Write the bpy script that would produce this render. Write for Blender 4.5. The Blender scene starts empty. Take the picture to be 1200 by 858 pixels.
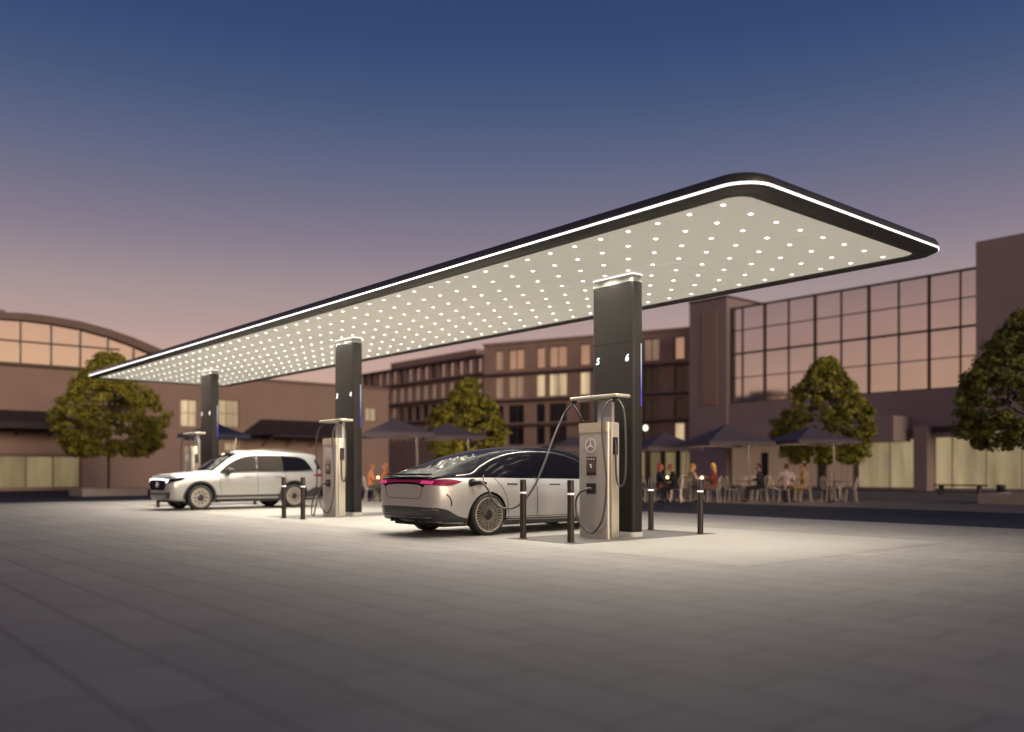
import bpy, bmesh, math, random
from mathutils import Vector, Matrix, noise
from mathutils.bvhtree import BVHTree
from mathutils.geometry import delaunay_2d_cdt
random.seed(7)
R = math.radians
sc = bpy.context.scene
COL = sc.collection
# ------------------------------------------------------------------ survey of the place (metres)
F, HZ, CX, EYE = 1022.7, 552.0, 600.0, 1.10
_h = math.hypot(868, F)
U = Vector((-868/_h, F/_h, 0)); V = Vector((F/_h, 868/_h, 0))      # along and across the canopy
YAW = math.atan2(V.y, V.x)
A0 = Vector((2.7037, 10.2724, 0))                                   # near corner of the canopy ceiling
def uv(u, v, z=0.0): return A0 + U*u + V*v + Vector((0, 0, z))
def at(x, y, Y): return Vector(((x-CX)/F*Y, Y, EYE+(HZ-y)/F*Y))
def gp(x, y, z=0.0):
    Y = F*(EYE-z)/(y-HZ); return Vector(((x-CX)/F*Y, Y, z))
def s_at(P, D, X):
    r = (X-CX)/F; return (P.x-r*P.y)/(r*D.y-D.x)
def z_at(P, D, X, y):
    q = P + D*s_at(P, D, X); return EYE+(HZ-y)/F*q.y
CEIL = 4.372
# ------------------------------------------------------------------ materials
def nmat(name):
    m = bpy.data.materials.new(name); m.use_nodes = True
    return m, m.node_tree.nodes, m.node_tree.links, m.node_tree.nodes['Principled BSDF']
def mat(name, col, rough=.5, metal=0., var=0., scale=4., bump=0., coat=0., bscale=None, emit=None, es=0., stretch=None, rvar=0., spec=None):
    m, n, l, b = nmat(name)
    b.inputs['Base Color'].default_value = (*col, 1)
    b.inputs['Roughness'].default_value = rough
    b.inputs['Metallic'].default_value = metal
    if spec is not None: b.inputs['Specular IOR Level'].default_value = spec
    if coat: b.inputs['Coat Weight'].default_value = coat; b.inputs['Coat Roughness'].default_value = .02
    if emit: b.inputs['Emission Color'].default_value = (*emit, 1); b.inputs['Emission Strength'].default_value = es
    if var or bump or rvar:
        tc = n.new('ShaderNodeTexCoord'); mp = n.new('ShaderNodeMapping'); l.new(tc.outputs['Object'], mp.inputs['Vector'])
        if stretch: mp.inputs['Scale'].default_value = stretch
        nz = n.new('ShaderNodeTexNoise'); nz.inputs['Scale'].default_value = scale; nz.inputs['Detail'].default_value = 6
        l.new(mp.outputs['Vector'], nz.inputs['Vector'])
        if var:
            mr = n.new('ShaderNodeMapRange'); mr.inputs[3].default_value = 1-var; mr.inputs[4].default_value = 1+var
            mr.inputs[1].default_value = .25; mr.inputs[2].default_value = .75
            l.new(nz.outputs[0], mr.inputs[0])
            mx = n.new('ShaderNodeMix'); mx.data_type = 'RGBA'; mx.blend_type = 'MULTIPLY'; mx.inputs[0].default_value = 1
            mx.inputs[6].default_value = (*col, 1); l.new(mr.outputs[0], mx.inputs[7]); l.new(mx.outputs[2], b.inputs['Base Color'])
        if rvar:
            mr = n.new('ShaderNodeMapRange'); mr.inputs[3].default_value = rough-rvar; mr.inputs[4].default_value = rough+rvar
            l.new(nz.outputs[0], mr.inputs[0]); l.new(mr.outputs[0], b.inputs['Roughness'])
        if bump:
            n2 = n.new('ShaderNodeTexNoise'); n2.inputs['Scale'].default_value = bscale or scale*6; n2.inputs['Detail'].default_value = 5
            l.new(mp.outputs['Vector'], n2.inputs['Vector'])
            bp = n.new('ShaderNodeBump'); bp.inputs['Strength'].default_value = bump; bp.inputs['Distance'].default_value = .02
            l.new(n2.outputs[0], bp.inputs['Height']); l.new(bp.outputs[0], b.inputs['Normal'])
    return m
def emis(name, col, s):
    m = bpy.data.materials.new(name); m.use_nodes = True; n = m.node_tree.nodes; n.clear()
    e = n.new('ShaderNodeEmission'); o = n.new('ShaderNodeOutputMaterial'); e.inputs[0].default_value = (*col, 1); e.inputs[1].default_value = s
    m.node_tree.links.new(e.outputs[0], o.inputs[0]); return m
def paving(name, c1, c2, cm, w, h, mortar, rough=.75, off=.5, squash=1.0):
    m, n, l, b = nmat(name)
    geo = n.new('ShaderNodeNewGeometry'); mp = n.new('ShaderNodeMapping'); mp.vector_type = 'TEXTURE'
    mp.inputs['Location'].default_value = tuple(A0); mp.inputs['Rotation'].default_value = (0, 0, YAW)
    l.new(geo.outputs['Position'], mp.inputs['Vector'])
    br = n.new('ShaderNodeTexBrick'); br.offset = off; br.inputs['Scale'].default_value = 1
    br.inputs['Brick Width'].default_value = w; br.inputs['Row Height'].default_value = h
    br.inputs['Mortar Size'].default_value = mortar; br.inputs['Mortar Smooth'].default_value = .25; br.inputs['Bias'].default_value = 0
    br.inputs['Color1'].default_value = (*c1, 1); br.inputs['Color2'].default_value = (*c2, 1); br.inputs['Mortar'].default_value = (*cm, 1)
    rot = n.new('ShaderNodeMapping'); rot.inputs['Rotation'].default_value = (0, 0, math.pi/2); l.new(mp.outputs[0], rot.inputs[0]); l.new(rot.outputs[0], br.inputs['Vector'])
    nz = n.new('ShaderNodeTexNoise'); nz.inputs['Scale'].default_value = .55; nz.inputs['Detail'].default_value = 8; nz.inputs['Roughness'].default_value = .62
    l.new(geo.outputs['Position'], nz.inputs['Vector'])
    nf = n.new('ShaderNodeTexNoise'); nf.inputs['Scale'].default_value = 40; nf.inputs['Detail'].default_value = 4
    l.new(geo.outputs['Position'], nf.inputs['Vector'])
    mr = n.new('ShaderNodeMapRange'); mr.inputs[1].default_value = .3; mr.inputs[2].default_value = .7; mr.inputs[3].default_value = .84; mr.inputs[4].default_value = 1.1
    l.new(nz.outputs[0], mr.inputs[0])
    mr2 = n.new('ShaderNodeMapRange'); mr2.inputs[3].default_value = .88; mr2.inputs[4].default_value = 1.12; l.new(nf.outputs[0], mr2.inputs[0])
    mu = n.new('ShaderNodeMath'); mu.operation = 'MULTIPLY'; l.new(mr.outputs[0], mu.inputs[0]); l.new(mr2.outputs[0], mu.inputs[1])
    mx = n.new('ShaderNodeMix'); mx.data_type = 'RGBA'; mx.blend_type = 'MULTIPLY'; mx.inputs[0].default_value = 1
    l.new(br.outputs['Color'], mx.inputs[6]); l.new(mu.outputs[0], mx.inputs[7]); l.new(mx.outputs[2], b.inputs['Base Color'])
    rr = n.new('ShaderNodeMapRange'); rr.inputs[3].default_value = rough-.12; rr.inputs[4].default_value = rough+.12; l.new(nz.outputs[0], rr.inputs[0]); l.new(rr.outputs[0], b.inputs['Roughness'])
    bp = n.new('ShaderNodeBump'); bp.inputs['Strength'].default_value = .35; bp.inputs['Distance'].default_value = .01
    sb = n.new('ShaderNodeMath'); sb.operation = 'SUBTRACT'; l.new(nf.outputs[0], sb.inputs[0]); l.new(br.outputs['Fac'], sb.inputs[1])
    l.new(sb.outputs[0], bp.inputs['Height']); l.new(bp.outputs[0], b.inputs['Normal'])
    return m
M = {}
M['asphalt'] = mat('asphalt', (.026, .030, .050), .9, spec=.2, var=.25, scale=.4, bump=.3, bscale=60)
M['paving'] = paving('paving_slabs', (.225, .21, .20), (.26, .242, .228), (.16, .147, .14), 1.0, .5, .018)
M['terrace'] = paving('terrace_paving', (.17, .155, .14), (.21, .19, .17), (.10, .09, .08), .6, .6, .02)
M['slab'] = paving('concrete_slab', (.275, .262, .24), (.285, .272, .248), (.20, .19, .175), 3.8, 5.2, .012, rough=.6, off=0)
M['island'] = mat('island_coating', (.075, .07, .065), .6, var=.15, scale=3, bump=.2)
M['fascia'] = mat('dark_anodised_fascia', (.075, .070, .066), .42, .35, var=.08, scale=2)
M['roof_top'] = mat('roof_membrane', (.05, .05, .055), .8, var=.1)
M['ceiling'] = mat('cream_ceiling_panel_glow', (.66, .62, .53), .5, var=.02, scale=.6, emit=(1, .93, .77), es=.29)  # faint glow added to the panels, standing in for bounced downlight
M['seam'] = mat('panel_seam_glow', (.52, .49, .42), .7, emit=(1, .93, .77), es=.26)  # seams carry the same added glow as the ceiling panels
M['dot'] = emis('downlight', (1, .95, .84), 9)
M['strip'] = emis('led_strip', (1, .98, .95), 2.6)
M['cap'] = mat('column_cap', (.38, .38, .34), .5, emit=(1, .96, .85), es=.03)
M['caplight'] = emis('cap_light', (1, .97, .9), 1.7)
M['column'] = mat('dark_column_panel', (.016, .0135, .013), .5, 0, var=.12, scale=1.5, rvar=.06, spec=.25)
M['plinth'] = mat('pale_plinth', (.5, .5, .47), .4, var=.05)
M['numeral'] = emis('numeral_white', (1, 1, 1), 2.2)
M['steel'] = mat('brushed_champagne_steel', (.50, .485, .46), .36, .7, var=.10, scale=6, stretch=(1, 1, .08), rvar=.08)
M['steel2'] = mat('satin_edge_steel', (.62, .57, .47), .3, .7, var=.05, scale=5)
M['cable'] = mat('grey_cable', (.055, .05, .048), .5)
M['black'] = mat('black_plastic', (.012, .012, .013), .4)
M['blackgloss'] = mat('gloss_black', (.006, .006, .008), .08, coat=1)
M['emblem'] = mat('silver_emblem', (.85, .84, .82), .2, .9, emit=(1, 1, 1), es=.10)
M['screen'] = emis('screen_icon', (.9, .95, 1), .6)
M['bollard'] = mat('dark_bronze_bollard', (.038, .032, .030), .4, .5, var=.1, rvar=.06)
M['band'] = mat('white_reflective_band', (.85, .85, .85), .4, emit=(1, 1, 1), es=.35)  # brightness put into the band as a faint glow; it is no lamp
M['paint'] = mat('silver_car_paint', (.47, .468, .465), .40, .6, coat=.04, var=.015, scale=1)
M['paint2'] = mat('bright_silver_car_paint', (.40, .40, .395), .32, .55, coat=.15, var=.015, scale=1)
M['roofpaint'] = mat('gloss_black_roof_paint', (.006, .006, .010), .18, 0, spec=.12)
M['glass'] = mat('dark_car_glass', (.005, .005, .008), .10, 0, spec=.10)
M['glassg'] = mat('grey_car_glass', (.040, .034, .030), .12, 0, spec=.10)
for k_ in ('roofpaint', 'glass', 'glassg'): M[k_].node_tree.nodes['Principled BSDF'].inputs['IOR'].default_value = 1.07; M[k_].node_tree.nodes['Principled BSDF'].inputs['Specular IOR Level'].default_value = .5
M['chrome'] = mat('chrome', (.36, .35, .335), .34, .9)
M['trim'] = mat('dark_trim', (.018, .018, .022), .35, .1, coat=.3)
M['seamdark'] = mat('shut_line', (.02, .02, .02), .6)
M['tyre'] = mat('tyre_rubber', (.014, .014, .014), .75, bump=.15)
M['rim'] = mat('rim_silver', (.62, .57, .50), .30, .75)
M['rim2'] = mat('rim_bronze_grey', (.34, .31, .28), .36, .6)
M['rimdark'] = mat('rim_dark', (.03, .028, .027), .4, .5)
M['well'] = mat('wheel_well', (.006, .006, .006), .9)
M['tail'] = mat('tail_light_red', (.13, .002, .022), .3, spec=.2, emit=(1, .03, .22), es=.07)
M['taildot'] = emis('tail_light_element', (1, .10, .32), .7)
M['dimred'] = mat('dark_red_lens', (.16, .01, .02), .15, coat=1, emit=(.6, 0, .04), es=.08)
M['drl'] = emis('headlamp_white', (.95, .97, 1), 3.5)
M['stone1'] = mat('mauve_render', (.33, .235, .205), .85, var=.07, scale=.5, bump=.15, bscale=8)
M['stone2'] = mat('grey_mauve_cladding', (.33, .26, .265), .8, var=.06, scale=.4, bump=.1, bscale=6)
M['stone3'] = mat('brown_brick', (.36, .255, .22), .85, var=.12, scale=.9, bump=.2, bscale=10)
M['stone4'] = mat('warm_tan_panel', (.36, .25, .18), .8, var=.08)
M['darkband'] = mat('dark_floor_band', (.06, .05, .06), .7, var=.1)
M['archband'] = mat('arch_band', (.20, .135, .12), .7, var=.06)
M['awning'] = mat('dark_awning', (.035, .025, .03), .7, var=.2, scale=2)
M['mirror'] = mat('sky_reflecting_glass', (.80, .78, .78), .05, 1, var=.02, scale=.3)
M['mirror2'] = mat('bronze_reflecting_glass', (.55, .53, .57), .05, 1, var=.08, scale=.25, bump=.05, bscale=.5)
M['mirrorw'] = mat('window_glass', (.55, .50, .48), .10, 1, var=.10, scale=.6)
M['curtain'] = mat('curtained_window', (.55, .42, .33), .6, var=.15, scale=2.5, stretch=(6, 6, .3), emit=(1, .66, .42), es=.15)
M['darkglass'] = mat('dark_window_glass', (.03, .03, .045), .12, .2)
M['mullion'] = mat('bronze_mullion', (.09, .065, .06), .5, .3)
M['foliage_trunk'] = mat('bark', (.07, .055, .045), .9, var=.2, scale=8, bump=.4)
M['parasol'] = mat('plum_grey_canvas', (.115, .095, .115), .85, var=.06, bump=.1)
M['parasolblue'] = mat('blue_canvas', (.025, .03, .065), .8, var=.06)
M['pole'] = mat('pale_metal_pole', (.22, .20, .19), .4, .4)
M['chairmetal'] = mat('bistro_chair_metal', (.50, .45, .40), .4, .6, var=.1)
M['tabletop'] = mat('table_top', (.2, .16, .13), .5, var=.1)
M['kerbstone'] = mat('planter_stone', (.34, .29, .27), .8, var=.08, bump=.2)
M['soil'] = mat('soil', (.05, .04, .03), .95, var=.3, scale=10, bump=.5)
M['skin'] = mat('skin', (.42, .24, .17), .55, var=.04)
M['lampglass'] = emis('lamp_globe', (1, .93, .82), 2.2)
M['heater'] = emis('warm_parasol_lamp', (1, .62, .34), 1.2)
M['candle'] = emis('table_lantern_glow', (1, .68, .30), 8)
def shopmat(name, col, es, seed=0, var=.5):
    m, n, l, b = nmat(name)
    tc = n.new('ShaderNodeTexCoord'); mp = n.new('ShaderNodeMapping'); l.new(tc.outputs['Object'], mp.inputs[0])
    mp.inputs['Location'].default_value = (seed*3.1, seed, seed*1.7); mp.inputs['Scale'].default_value = (1.5, 1.5, .22)
    nz = n.new('ShaderNodeTexNoise'); nz.inputs['Scale'].default_value = .8; nz.inputs['Detail'].default_value = 5; l.new(mp.outputs[0], nz.inputs['Vector'])
    mr = n.new('ShaderNodeMapRange'); mr.inputs[1].default_value = .3; mr.inputs[2].default_value = .7; mr.inputs[3].default_value = es*(1-var); mr.inputs[4].default_value = es*(1+var); l.new(nz.outputs[0], mr.inputs[0])
    b.inputs['Base Color'].default_value = (.08, .07, .06, 1); b.inputs['Roughness'].default_value = .15
    b.inputs['Emission Color'].default_value = (*col, 1); l.new(mr.outputs[0], b.inputs['Emission Strength'])
    return m
M['shop'] = shopmat('lit_shop_interior', (1, .76, .42), .29, 1, .42)
M['shop2'] = shopmat('dim_shop_interior', (1, .76, .38), .17, 4, .45)
M['shop3'] = shopmat('curtained_cafe_interior', (1, .66, .48), .075, 7, .6)
M['litwin'] = shopmat('lit_window_interior', (1, .74, .42), .42, 9, .35)
M['litwin2'] = shopmat('softly_lit_window', (1, .74, .44), .5, 12, .6)
def leafmat(name, c1, c2):
    m, n, l, b = nmat(name)
    oi = n.new('ShaderNodeTexCoord'); nz = n.new('ShaderNodeTexNoise'); nz.inputs['Scale'].default_value = 3.2; nz.inputs['Detail'].default_value = 3
    l.new(oi.outputs['Object'], nz.inputs['Vector']); cr = n.new('ShaderNodeValToRGB')
    cr.color_ramp.elements[0].position = .35; cr.color_ramp.elements[0].color = (*c1, 1); cr.color_ramp.elements[1].position = .68; cr.color_ramp.elements[1].color = (*c2, 1)
    l.new(nz.outputs[0], cr.inputs[0]); l.new(cr.outputs[0], b.inputs['Base Color']); b.inputs['Roughness'].default_value = .55
    b.inputs['Transmission Weight'].default_value = 0
    return m
M['leafA'] = leafmat('olive_leaves', (.11, .115, .014), (.46, .41, .045))
M['leafB'] = leafmat('green_leaves', (.085, .10, .014), (.44, .42, .05))
M['leafC'] = leafmat('deep_green_leaves', (.05, .065, .014), (.29, .30, .04))
# ------------------------------------------------------------------ mesh building
class MB:
    def __init__(s): s.b = bmesh.new()
    def _x(s, vs, mtx):
        if mtx is not None: bmesh.ops.transform(s.b, matrix=mtx, verts=vs)
    def box(s, x0, x1, y0, y1, z0, z1, bev=0., mtx=None, seg=2):
        g = bmesh.ops.create_cube(s.b, size=1); vs = g['verts']
        for v in vs: v.co = Vector(((x0+x1)/2+v.co.x*(x1-x0), (y0+y1)/2+v.co.y*(y1-y0), (z0+z1)/2+v.co.z*(z1-z0)))
        if bev:
            es = list({e for v in vs for e in v.link_edges})
            r = bmesh.ops.bevel(s.b, geom=es, offset=bev, segments=seg, affect='EDGES', profile=.5); vs = list({v for f in r['faces'] for v in f.verts} | {v for v in vs if v.is_valid})
        s._x(vs, mtx); return s
    def face(s, pts):
        return s.b.faces.new([s.b.verts.new(p) for p in pts])
    def prism(s, poly, z0, z1, mtx=None):
        a = [s.b.verts.new((p[0], p[1], z0)) for p in poly]; c = [s.b.verts.new((p[0], p[1], z1)) for p in poly]
        s.b.faces.new(a[::-1]); s.b.faces.new(c)
        for i in range(len(poly)): j = (i+1) % len(poly); s.b.faces.new((a[i], a[j], c[j], c[i]))
        s._x(a+c, mtx); return s
    def lathe(s, prof, n=24, mtx=None, close=False):
        rings = []; vs = []
        for r, z in prof:
            ring = [s.b.verts.new((r*math.cos(2*math.pi*i/n), r*math.sin(2*math.pi*i/n), z)) for i in range(n)] if r > 1e-6 else [s.b.verts.new((0, 0, z))]
            rings.append(ring); vs += ring
        prs = list(zip(rings, rings[1:])) + ([(rings[-1], rings[0])] if close else [])
        for a, c in prs:
            for i in range(n):
                j = (i+1) % n
                if len(a) == 1 and len(c) == 1: continue
                if len(a) == 1: s.b.faces.new((a[0], c[j], c[i]))
                elif len(c) == 1: s.b.faces.new((a[i], a[j], c[0]))
                else: s.b.faces.new((a[i], a[j], c[j], c[i]))
        s._x(vs, mtx); return s
    def cyl(s, r, z0, z1, n=20, mtx=None, r2=None):
        r2 = r if r2 is None else r2
        return s.lathe([(0, z0), (r, z0), (r2, z1), (0, z1)], n, mtx)
    def tube(s, pts, r, n=8, rr=None, smooth=0):
        pts = [Vector(p) for p in pts]
        if smooth: pts = catmull(pts, smooth)
        if rr is None: rr = [r]*len(pts)
        elif len(rr) != len(pts): rr = [rr[0]+(rr[-1]-rr[0])*i/(len(pts)-1) for i in range(len(pts))]
        rings = []; up = Vector((0, 0, 1))
        for i, p in enumerate(pts):
            t = (pts[min(i+1, len(pts)-1)]-pts[max(i-1, 0)]).normalized()
            if abs(t.dot(up)) > .95: up = Vector((1, 0, 0)) if abs(t.x) < .8 else Vector((0, 1, 0))
            a = t.cross(up).normalized(); bq = a.cross(t).normalized(); up = bq
            rings.append([s.b.verts.new(p+a*(rr[i]*math.cos(2*math.pi*k/n))+bq*(rr[i]*math.sin(2*math.pi*k/n))) for k in range(n)])
        for a, c in zip(rings, rings[1:]):
            for k in range(n): s.b.faces.new((a[k], a[(k+1) % n], c[(k+1) % n], c[k]))
        s.b.faces.new(rings[0][::-1]); s.b.faces.new(rings[-1]); return s
    def build(s, name, m, parent=None, smooth=False, angle=35, mats=None):
        bmesh.ops.recalc_face_normals(s.b, faces=s.b.faces)
        me = bpy.data.meshes.new(name); s.b.to_mesh(me); s.b.free()
        return link(name, me, m, parent, smooth, angle)
def link(name, me, m, parent=None, smooth=False, angle=35):
    if m is not None and not me.materials: me.materials.append(m)
    o = bpy.data.objects.new(name, me); COL.objects.link(o)
    if parent is not None: o.parent = parent
    if smooth:
        me.polygons.foreach_set('use_smooth', [True]*len(me.polygons)); me.set_sharp_from_angle(angle=R(angle))
    return o
def catmull(p, k):
    out = []; q = [p[0]*2-p[1]]+list(p)+[p[-1]*2-p[-2]]
    for i in range(1, len(q)-2):
        for j in range(k):
            t = j/k; a, b, c, d = q[i-1], q[i], q[i+1], q[i+2]
            out.append(.5*((2*b)+(c-a)*t+(2*a-5*b+4*c-d)*t*t+(3*b-a-3*c+d)*t**3))
    out.append(p[-1]); return out
def tag(o, label=None, cat=None, group=None, kind=None):
    if label: o['label'] = label
    if cat: o['category'] = cat
    if group: o['group'] = group
    if kind: o['kind'] = kind
    return o
def thing(name, label, cat, loc=(0, 0, 0), rz=0., group=None, kind=None):
    o = bpy.data.objects.new(name, None); COL.objects.link(o); o.location = loc; o.rotation_euler = (0, 0, rz); o.empty_display_size = .2
    return tag(o, label, cat, group, kind)
def dup(o, loc=None, rz=None, label=None, parent=None, group=None):
    c = o.copy(); COL.objects.link(c)
    if parent is not None: c.parent = parent
    if loc is not None: c.location = loc
    if rz is not None: c.rotation_euler = (0, 0, rz)
    if label: c['label'] = label
    if group: c['group'] = group
    for ch in list(o.children): dup(ch, parent=c)
    return c
def apply_mods(o):
    dg = bpy.context.evaluated_depsgraph_get(); dg.update()
    me = bpy.data.meshes.new_from_object(o.evaluated_get(dg)); old = o.data; o.modifiers.clear(); o.data = me; return o
def rrect(x0, x1, y0, y1, r, n=6):
    pts = []
    for cx_, cy_, a0 in ((x1-r, y1-r, 0), (x0+r, y1-r, 90), (x0+r, y0+r, 180), (x1-r, y0+r, 270)):
        for i in range(n+1): a = R(a0+90*i/n); pts.append((cx_+r*math.cos(a), cy_+r*math.sin(a)))
    return pts
TH = YAW     # canopy frame: local x = V, local y = U
# ------------------------------------------------------------------ camera, world, sun
cam = bpy.data.cameras.new('camera'); co = bpy.data.objects.new('camera', cam); COL.objects.link(co)
co.location = (0, 0, EYE); co.rotation_euler = (R(90), 0, 0)
cam.sensor_width = 36; cam.lens = 36*F/1200; cam.shift_y = (HZ-429)/1200; cam.clip_end = 4000; cam.clip_start = .1
cam.dof.use_dof = True; cam.dof.focus_distance = 14.2; cam.dof.aperture_fstop = .42
sc.camera = co
w = bpy.data.worlds.new('World'); sc.world = w; w.use_nodes = True; n = w.node_tree.nodes; l = w.node_tree.links; n.clear()
out = n.new('ShaderNodeOutputWorld'); bg = n.new('ShaderNodeBackground'); tc = n.new('ShaderNodeTexCoord'); sp = n.new('ShaderNodeSeparateXYZ')
l.new(tc.outputs['Generated'], sp.inputs[0]); cr = n.new('ShaderNodeValToRGB'); mu = n.new('ShaderNodeMath'); mu.operation = 'MULTIPLY'; mu.inputs[1].default_value = 1.6
l.new(sp.outputs['Z'], mu.inputs[0]); l.new(mu.outputs[0], cr.inputs[0])
def lin(c): return tuple((x/255/12.92 if x/255 <= .04045 else ((x/255+.055)/1.055)**2.4) for x in c)
stops = [(0.0, (220, 178, 152)), (.07, (212, 173, 152)), (.12, (199, 166, 154)), (.15, (184, 156, 152)), (.20, (161, 144, 147)), (.245, (135, 125, 140)), (.29, (114, 112, 135)), (.335, (93, 101, 131)), (.385, (70, 88, 122)), (.44, (54, 74, 118)), (.55, (40, 60, 105)), (.62, (33, 50, 92))]
el = cr.color_ramp.elements
while len(el) > 1: el.remove(el[-1])
for i, (p, c) in enumerate(stops):
    e = el[0] if i == 0 else el.new(p*1.6); e.position = p*1.6; e.color = (*lin(c), 1)
cr2 = n.new('ShaderNodeValToRGB'); l.new(mu.outputs[0], cr2.inputs[0]); el = cr2.color_ramp.elements
for i, (p, c) in enumerate([(0, (255, 205, 150)), (.10, (245, 195, 152)), (.17, (222, 176, 150)), (.24, (180, 148, 150)), (.32, (118, 115, 140)), (.42, (66, 84, 122)), (.62, (33, 50, 92))]):
    e = el[i] if i < 2 else el.new(p*1.6); e.position = p*1.6; e.color = (*lin(c), 1)
mrw = n.new('ShaderNodeMapRange'); mrw.interpolation_type = 'SMOOTHSTEP'; mrw.inputs[1].default_value = .35; mrw.inputs[2].default_value = -.9; l.new(sp.outputs['Y'], mrw.inputs[0])
mxw = n.new('ShaderNodeMix'); mxw.data_type = 'RGBA'; l.new(mrw.outputs[0], mxw.inputs[0]); l.new(cr.outputs[0], mxw.inputs[6]); l.new(cr2.outputs[0], mxw.inputs[7])
l.new(mxw.outputs[2], bg.inputs[0]); bg.inputs[1].default_value = 1.0; l.new(bg.outputs[0], out.inputs[0])
sun = bpy.data.lights.new('sun', 'SUN'); so = bpy.data.objects.new('sun', sun); COL.objects.link(so)
sun.energy = 1.5; sun.angle = R(20); sun.color = (1, .78, .55)
so.rotation_euler = (Vector((-.55, .80, -.20))).to_track_quat('-Z', 'Y').to_euler()
sc.view_settings.view_transform = 'Standard'; sc.view_settings.look = 'None'; sc.view_settings.exposure = 0; sc.view_settings.gamma = 1
try:
    sc.cycles.use_denoising = True; sc.cycles.sample_clamp_indirect = 4; sc.cycles.use_light_tree = True; sc.cycles.max_bounces = 6; sc.cycles.caustics_reflective = False
except Exception: pass
# ------------------------------------------------------------------ ground
def sheet(name, u0, u1, v0, v1, z, m):
    mb = MB(); mb.face([uv(u0, v0, z), uv(u0, v1, z), uv(u1, v1, z), uv(u1, v0, z)]); o = mb.build(name, m); return tag(o, kind='structure')
g = MB(); g.face([(-700, -200, 0), (700, -200, 0), (700, 1500, 0), (-700, 1500, 0)]); tag(g.build('ground', M['asphalt']), kind='structure')
sheet('paved_plaza', -40, 27.7, -45, 9.3, .004, M['paving'])
sheet('terrace_paving', -20, 70, 16.0, 36.6, .004, M['terrace'])
sheet('charging_bay_slab', -.15, 26.5, -.15, 5.1, .008, M['slab'])
# ------------------------------------------------------------------ canopy
OFFS = (0, 9.05, 18.05)
LU, LV = 26.6, 4.47
cn = thing('canopy', 'long flat dark canopy with glowing white edge strip and dotted light ceiling', 'canopy', uv(0, 0), TH)
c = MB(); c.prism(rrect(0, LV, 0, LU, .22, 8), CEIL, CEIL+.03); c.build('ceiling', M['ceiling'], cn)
prof = [(0.0, CEIL-.0), (.01, CEIL-.018), (.10, CEIL-.03), (.20, CEIL-.015), (.262, CEIL+.03), (.262, CEIL+.066), (.262, CEIL+.12), (.24, CEIL+.17), (.16, CEIL+.21), (.0, CEIL+.235), (-.4, CEIL+.245)]
def ringloop(o, n=10): return rrect(-o, LV+o*1.4, -o*1.15, LU+o*1.6, max(.22+o*.75, .02), n)
def sweep(prof, name, m, cap=False):
    mb = MB(); rings = [[mb.b.verts.new((x, y, z)) for x, y in ringloop(o)] for o, z in prof]
    for a, b_ in zip(rings, rings[1:]):
        for i in range(len(a)): j = (i+1) % len(a); mb.b.faces.new((a[i], a[j], b_[j], b_[i]))
    if cap: mb.b.faces.new(rings[-1])
    return mb.build(name, m, cn, True, 40)
sweep(prof[:5]+prof[5:], 'fascia', M['fascia'])
sweep([(.256, CEIL+.034), (.268, CEIL+.036), (.268, CEIL+.062), (.256, CEIL+.064)], 'edge_light_strip', M['strip'])
rt = MB(); rt.prism(rrect(-.02, LV+.02, -.02, LU+.02, .4, 8), CEIL+.04, CEIL+.236); rt.build('roof', M['roof_top'], cn)
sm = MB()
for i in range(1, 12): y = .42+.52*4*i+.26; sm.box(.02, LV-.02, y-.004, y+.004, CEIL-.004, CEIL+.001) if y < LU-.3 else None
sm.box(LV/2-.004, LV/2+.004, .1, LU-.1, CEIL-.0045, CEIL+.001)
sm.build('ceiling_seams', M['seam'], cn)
def dotmesh(mb, x, y, s=.024):
    mb.face([(x-s, y-s, CEIL-.006), (x-s, y+s, CEIL-.006), (x+s, y+s, CEIL-.006), (x+s, y-s, CEIL-.006)])
dots = []
for i in range(50):
    for j in range(8):
        x, y = .22+.5757*j, .42+.5208*i
        if any(3.5+o < y < 4.62+o and 1.98 < x < 2.5 for o in OFFS): continue
        dots.append((x, y))
base = None
for k, (x, y) in enumerate(dots[:100]):
    if base is None:
        mb = MB(); dotmesh(mb, 0, 0); base = mb.build('downlight', M['dot'], cn); base.location = (x, y, 0)
    else:
        d = base.copy(); COL.objects.link(d); d.parent = cn; d.location = (x, y, 0)
mb = MB()
for x, y in dots[100:]: dotmesh(mb, x, y)
tag(mb.build('farther_downlights', M['dot'], cn), kind='stuff')
ld = bpy.data.lights.new('downlight_lamp', 'SPOT'); ld.energy = 35; ld.color = (1, .91, .76); ld.spot_size = R(164); ld.spot_blend = .95; ld.shadow_soft_size = .03
for x, y in dots:
    lo = bpy.data.objects.new('downlight_lamp', ld); COL.objects.link(lo); lo.parent = cn; lo.location = (x, y, CEIL-.012)
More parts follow.
